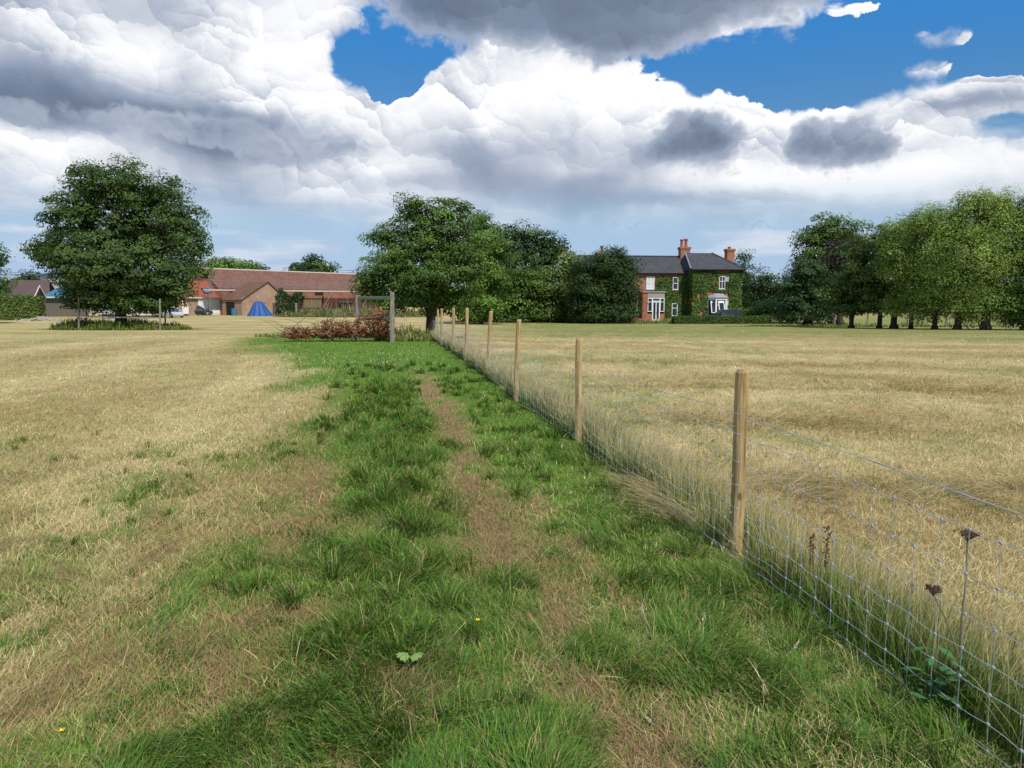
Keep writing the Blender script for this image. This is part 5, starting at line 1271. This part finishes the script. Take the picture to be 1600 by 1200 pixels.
    for (rr, h) in prof:
        ring = []
        for i in range(n):
            a = 2 * math.pi * i / n; fold = 1 + (.13 * rr) * math.sin(a * 11 + 2.5 * math.sin(a * 3)) + .07 * rr * math.sin(a * 23 + 1.5 * math.sin(a * 2))
            ring.append((-.1 * (1 - rr) + 19 * k * rr * fold * math.cos(a) * (1 if math.cos(a) > 0 else .95), 1.5 * rr * fold * math.sin(a), H * h + .04 * math.sin(a * 5) * (h > .5)))
        rows.append(ring)
    vs = [v for r_ in rows for v in r_]; m.add(vs, [(a * n + i, a * n + (i + 1) % n, (a + 1) * n + (i + 1) % n, (a + 1) * n + i) for a in range(len(rows) - 1) for i in range(n)]); m.build('sheet', M_blue, tr, smooth=True)
    # old stone wall in front of the barn's right half
    a = G(472, 122); b = G(575, 131); w = empty('stone_wall', a); tag(w, 'low tumbledown grey brown stone wall in the weeds before the barn', 'wall'); m = MB(); d = (b - a); N_ = 30
    for i in range(N_):
        for j in range(3):
            p = d * (i / N_); q = d * ((i + .96) / N_); h0 = .32 * j; h1 = h0 + .31 + .05 * random.random(); jx = random.uniform(-.08, .08)
            m.hexa([(p.x, p.y + jx - .25, h0), (q.x, q.y + jx - .25, h0), (q.x, q.y + .25, h0), (p.x, p.y + .25, h0)], [(p.x, p.y + jx - .25, h1), (q.x, q.y + jx - .25, h1), (q.x, q.y + .25, h1), (p.x, p.y + .25, h1)])
    m.build('stones', plain('wall_stone', (.20, .165, .13), .95, var=.5, scale=1.5), w)
    g = G(463.5, 118); m = MB(); m.box(-.13, .13, -.13, .13, -.2, 2.0); m.prism([(-.13, 2.0), (.13, 2.0), (0, 2.12)], 'y', -.13, .13); o = m.build('timber_stake', M_old); o.location = g; tag(o, 'short grey timber stake standing right of the elder bush', 'post')
    # oil drum like blue container in the doorway shade
    g = G(366, 124.5); m = MB(); m.lathe([(.42, 0), (.44, .06), (.42, .12), (.42, .5), (.44, .55), (.42, .6), (.42, 1.05), (.44, 1.1), (.40, 1.14), (.1, 1.15)], 16); o = m.build('blue_drum', M_bluesheet); o.location = g; tag(o, 'blue drum standing by the dark side doorway of the outhouse', 'drum')
barn()

def bungalow():
    F = Frame(53, 108, R(20)); root = empty('bungalow', F.o, F.rz); tag(root, 'low bungalow with a brown tiled roof and dark red gable behind the hedge', 'bungalow')
    xl = -16.0; ze = F.pl(30, 464.5)[1]; Wd = 7.0; zr = F.pl(58, 446.5, Wd / 2)[1]
    m = MB(); m.box(xl, 0, 0, Wd, -.4, ze); m.build('wall', M_brick, root)
    m = MB(); m.prism([(0, -.4), (Wd, -.4), (Wd, ze), (Wd / 2, zr - .12), (0, ze)], 'x', -.3, .04); m.build('gable', M_maroon, root)
    k = (zr - ze) / (Wd / 2); r = MB(); slab(r, (xl, -.4, ze - .4 * k + .08), (.25, -.4, ze - .4 * k + .08), (.25, Wd / 2, zr), (xl, Wd / 2, zr)); slab(r, (xl, Wd / 2, zr), (.25, Wd / 2, zr), (.25, Wd + .4, ze - .4 * k + .08), (xl, Wd + .4, ze - .4 * k + .08)); r.build('roof', M_btile, root)
    m = MB(); m.bar((.27, -.4, ze - .4 * k + .06), (.27, Wd / 2, zr - .02), .06, .2).bar((.27, Wd / 2, zr - .02), (.27, Wd + .4, ze - .4 * k + .06), .06, .2); m.build('bargeboard', M_white, root)
    # second roof behind
    F2 = Frame(62, 125, R(20)); b = empty('bungalow', F2.o, F2.rz); tag(b, 'second brown roofed bungalow standing just behind the first', 'bungalow')
    z2 = F2.pl(55, 437.5, 3.5)[1]; m = MB(); m.box(-8, 1.5, 0, 7, -.4, z2 - 2.4); m.build('wall', M_brick, b); r = MB(); slab(r, (-8, -.3, z2 - 2.6), (1.7, -.3, z2 - 2.6), (1.0, 3.5, z2), (-4.5, 3.5, z2)); slab(r, (-4.5, 3.5, z2), (1.0, 3.5, z2), (1.7, 7.3, z2 - 2.6), (-8, 7.3, z2 - 2.6)); r.build('roof', M_btile, b)
    # grey sheeted shed
    F3 = Frame(63, 150, R(-4)); s = empty('industrial_shed', F3.o, F3.rz); tag(s, 'tall grey sheeted farm shed with a blue edged roof behind the sycamore', 'shed'); x0, zt = F3.pl(63.5, 430.5); x1 = F3.pl(122, 430)[0]; zl = F3.pl(63, 439)[1]
    m = MB(); m.box(x0, x1, 0, 14, -.4, zl + 1.0); m.build('wall', M_grey, s)
    m = MB(); m.hexa([(x0 - .3, -.4, zl + 1.0), (x1, -.4, zl + 1.0), (x1, 14, zl + 1.0), (x0 - .3, 14, zl + 1.0)], [(x0 - .3, -.4, zt), (x1, -.4, zt + .9), (x1, 14, zt + .9), (x0 - .3, 14, zt)]); m.build('roof_fascia', plain('blue_grey_sheet', (.30, .34, .40), .6), s)
    m = MB(); m.bar((x0 - .35, -.45, zt + .05), (x1, -.45, zt + .95), .2, .35); m.build('roof_edge', plain('dark_blue_edge', (.05, .09, .2), .5), s)
    # blue lean-to with walls of dark timber boarding
    F4 = Frame(72, 118, R(-6)); l = empty('blue_lean_to', F4.o, F4.rz); tag(l, 'blue roofed lean to with a white fascia beside the bungalow gable', 'shed'); x0, zt = F4.pl(69, 454); x1 = F4.pl(110, 454)[0]; zb = F4.pl(69, 463)[1]
    m = MB(); m.box(x0, x1, 0, 4, -.4, zb); m.build('wall', plain('dark_boarding', (.15, .13, .11), .9, var=.4, stretch=(4, 4, .5)), l); m = MB(); slab(m, (x0 - .2, -.4, zb), (x1, -.4, zb), (x1, 4, zt + .7), (x0 - .2, 4, zt + .7)); m.build('roof', M_bluesheet, l); m = MB(); m.box(x0 - .2, x1, -.5, -.4, zb - .25, zb - .05); m.build('fascia', M_white, l)
    # rubble
    g = G(64, 96); root = empty('rubble_heap', g); tag(root, 'low heap of pale rubble and broken stone before the bungalow hedge', 'rubble heap')
    m = MB()
    for i in range(170):
        x = random.gauss(0, 1.2); y = random.gauss(0, .6); s = random.uniform(.06, .17); z = max(0, .55 - .22 * abs(x) - .3 * abs(y)) * random.random()
        vs = [Vector((sx * s * random.uniform(.6, 1.2), sy * s * random.uniform(.6, 1.2), sz * s * random.uniform(.5, 1.0))) + Vector((x, y, z + .05)) for sz in (-1, 1) for sx, sy in ((-1, -1), (1, -1), (1, 1), (-1, 1))]
        m.hexa(vs[:4], vs[4:])
    m.build('stones', plain('rubble_stone', (.42, .36, .31), .95, var=.45, scale=2), root)['kind'] = 'stuff'
bungalow()

# ---------------------------------------------------------------- vehicles
def carpaint(name, c, rough=.25):
    m, N, bs = newmat(name); bs.inputs['Base Color'].default_value = (*c, 1); bs.inputs['Roughness'].default_value = rough; bs.inputs['Coat Weight'].default_value = .6; bs.inputs['Coat Roughness'].default_value = .08
    N.l.new(N.m('MULTIPLY_ADD', N.noise(N.new('ShaderNodeTexCoord').outputs['Object'], 3, 3), .15, rough), bs.inputs['Roughness']); return m
M_tyre = plain('tyre', (.02, .02, .02), .9); M_rim = plain('alloy', (.45, .46, .48), .35, .7); M_lamp = plain('headlamp', (.6, .62, .65), .15, spec=.8); M_red = plain('tail_lamp', (.35, .02, .02), .3)
M_plate = plain('number_plate', (.7, .7, .66), .5)
def car(name, label, px, Y, heading, mat, L=4.5, Wd=1.85, H=1.65, cat='car', van=False):
    g = G(px, Y); root = empty(name, g, heading); tag(root, label, cat)
    gc = .22; belt = H * .60; nose = H * .50; hw = Wd / 2
    # stations along x: (x, sill z, belt z, half width)
    st = [(-L / 2, .45, belt * .92, hw * .86), (-L / 2 + .15, gc, belt, hw * .95), (-L * .30, gc, belt * 1.02, hw), (0, gc, belt, hw), (L * .17, gc, belt * .98, hw), (L * .30, gc, nose * 1.08, hw * .98), (L / 2 - .25, gc, nose * .98, hw * .92), (L / 2, .40, nose * .78, hw * .74)]
    vs = []; fs = []
    for (x, z0, z1, w) in st:
        zm = z0 + (z1 - z0) * .55
        for (yy, z) in [(-w * .9, z0), (-w, zm), (-w * .96, z1 - .05), (-w * .86, z1), (w * .86, z1), (w * .96, z1 - .05), (w, zm), (w * .9, z0)]: vs.append((x, yy, z))
    n = 8
    for i in range(len(st) - 1):
        for k in range(n): fs.append((i * n + k, i * n + (k + 1) % n, (i + 1) * n + (k + 1) % n, (i + 1) * n + k))
    fs += [tuple(range(n)), tuple((len(st) - 1) * n + k for k in range(n - 1, -1, -1))]
    m = MB(); m.add(vs, fs); m.build('body', mat, root, bevel=.03)
    xb0, xt0, xt1, xb1 = (-L / 2 + .1, -L / 2 + .45, L * .06, L * .24) if not van else (-L / 2 + .06, -L / 2 + .15, L * .20, L * .34)
    m = MB(); b = belt - .02; wt = hw * .72; wb = hw * .88
    m.hexa([(xb0, -wb, b), (xb1, -wb, b), (xb1, wb, b), (xb0, wb, b)], [(xt0, -wt, H - .06), (xt1, -wt, H - .06), (xt1, wt, H - .06), (xt0, wt, H - .06)]); cab = m.build('windows', M_glass, root)
    m = MB(); m.hexa([(xt0 - .05, -wt - .02, H - .08), (xt1 + .05, -wt - .02, H - .08), (xt1 + .05, wt + .02, H - .08), (xt0 - .05, wt + .02, H - .08)], [(xt0 + .08, -wt * .9, H), (xt1 - .1, -wt * .9, H), (xt1 - .1, wt * .9, H), (xt0 + .08, wt * .9, H)])
    for s in (-1, 1):
        for (xa, xb_) in [(xb0, xt0), (xb1, xt1), (L * -.08, L * -.08), (-L * .28, -L * .26)]:
            m.bar((xa, s * (wb + .005), b), (xb_, s * (wt + .01), H - .06), .09, .05)
        if van: m.hexa([(xb0, s * (wb + .01), b), (L * -.05, s * (wb + .01), b), (L * -.05, s * (wb - .02), b), (xb0, s * (wb - .02), b)], [(xt0, s * (wt + .01), H - .06), (L * -.05, s * (wt + .01), H - .06), (L * -.05, s * (wt - .02), H - .06), (xt0, s * (wt - .02), H - .06)])
    m.build('roof', mat, root)
    for x in (-L * .30, L * .31):
        for s in (-1, 1):
            w = MB(); r = .34; prof = [(r * .62, -.11), (r * .95, -.11), (r, -.07), (r, .07), (r * .95, .11), (r * .62, .11)]
            w.lathe(prof, 20); o = w.build('wheel', M_tyre, root, smooth=False); o.location = (x, s * (hw - .08), r); o.rotation_euler = (R(90), 0, 0)
            q = MB(); q.lathe([(r * .60, -.115), (r * .60, .115)], 16); ri = q.build('rim', M_rim, o)
    for s in (-1, 1):
        m = MB(); m.box(L / 2 - .22, L / 2 - .04, s * hw * .62 - .16, s * hw * .62 + .16, nose * .70, nose * .86); m.build('headlight', M_lamp, root)
        m = MB(); m.box(-L / 2 - .02, -L / 2 + .10, s * hw * .72 - .12, s * hw * .72 + .12, belt * .62, belt * .9); m.build('tail_light', M_red, root)
        m = MB(); m.box(L * .17, L * .17 + .12, s * (hw + .10) - .10, s * (hw + .10) + .10, belt, belt + .14); m.build('door_mirror', mat, root)
    m = MB(); m.box(-L / 2 - .03, -L / 2 + .02, -.27, .27, .62, .74); m.build('number_plate', M_plate, root)
    m = MB(); m.box(-L / 2 - .06, -L / 2 + .2, -hw * .9, hw * .9, .3, .52); m.build('bumper', M_tyre, root)
PI = math.pi
car('parked_car', 'black estate car parked in front of the white barn doors', 309, 127, R(28), carpaint('black_paint', (.012, .013, .017)), 4.6, 1.9, 1.62)
car('parked_car', 'silver car parked half hidden under the sycamore, next to its guard post', 268, 112, R(-38), carpaint('silver_paint', (.50, .53, .56)), 4.5, 1.8, 1.55)
car('parked_van', 'white van parked in the shade beyond the sycamore trunk', 228, 120, R(10), carpaint('white_paint_car', (.70, .72, .74)), 4.6, 1.85, 1.85, 'van', True)
car('parked_car', 'black car parked on the drive under the white bay window', 1131, 89.5, R(188), carpaint('dark_paint', (.014, .016, .024)), 4.3, 1.8, 1.5)
def blue_crates():
    for px, lab in [(165.5, 'blue plastic crate seen under the sycamore, the paler one nearer the guard post'), (177.5, 'dark blue plastic crate seen under the sycamore, closer to its trunk')]:
        g = G(px, 108); root = empty('plastic_crate', g); tag(root, lab, 'crate', 'blue crates under the sycamore')
        m = MB(); t = .04; m.box(-.45, .45, -.3, .3, 0, t).box(-.45, .45, -.3, -.26, t, .55).box(-.45, .45, .26, .3, t, .55).box(-.45, -.41, -.26, .26, t, .55).box(.41, .45, -.26, .26, t, .55); m.build('body', plain('crate_blue', (.03, .06, .30) if px < 170 else (.02, .04, .2), .5), root)
        m = MB(); m.box(-.48, .48, -.33, -.302, .5, .58).box(-.48, .48, .302, .33, .5, .58); m.build('rim', plain('crate_blue_rim', (.04, .08, .36), .5), root)
blue_crates()
# ---------------------------------------------------------------- overhead lines
def powerline():
    root = empty('power_line', (0, 195, 0)); tag(root, 'thin overhead electricity wires crossing the sky beyond the farm', 'power line')
    for i, (pl, pr) in enumerate([(421.5, 428.5), (423.5, 425.5), (420, 422)]):
        m = MB(); a = at(-200, pl, 195); b = at(1000, pr, 195); pts = []
        for t in np.linspace(0, 1, 25): p = a.lerp(b, float(t)); p.z -= 1.0 * math.sin(PI * t * 3) ** 2; pts.append(p - Vector((0, 195, 0)))
        m.tube(pts, .035, 4, False); m.build('wire', M_dark, root)
    for px in (-200, 200, 600, 1000):
        b = G(px, 195); m = MB(); m.tube([(b.x, 0, b.z), (b.x, 0, 11)], [.16, .11], 8); m.bar((b.x - 1, 0, 9.6), (b.x + 1, 0, 9.6), .1, .12); m.build('pole', M_wood, root) if px in (-200, 1000) else None
powerline()
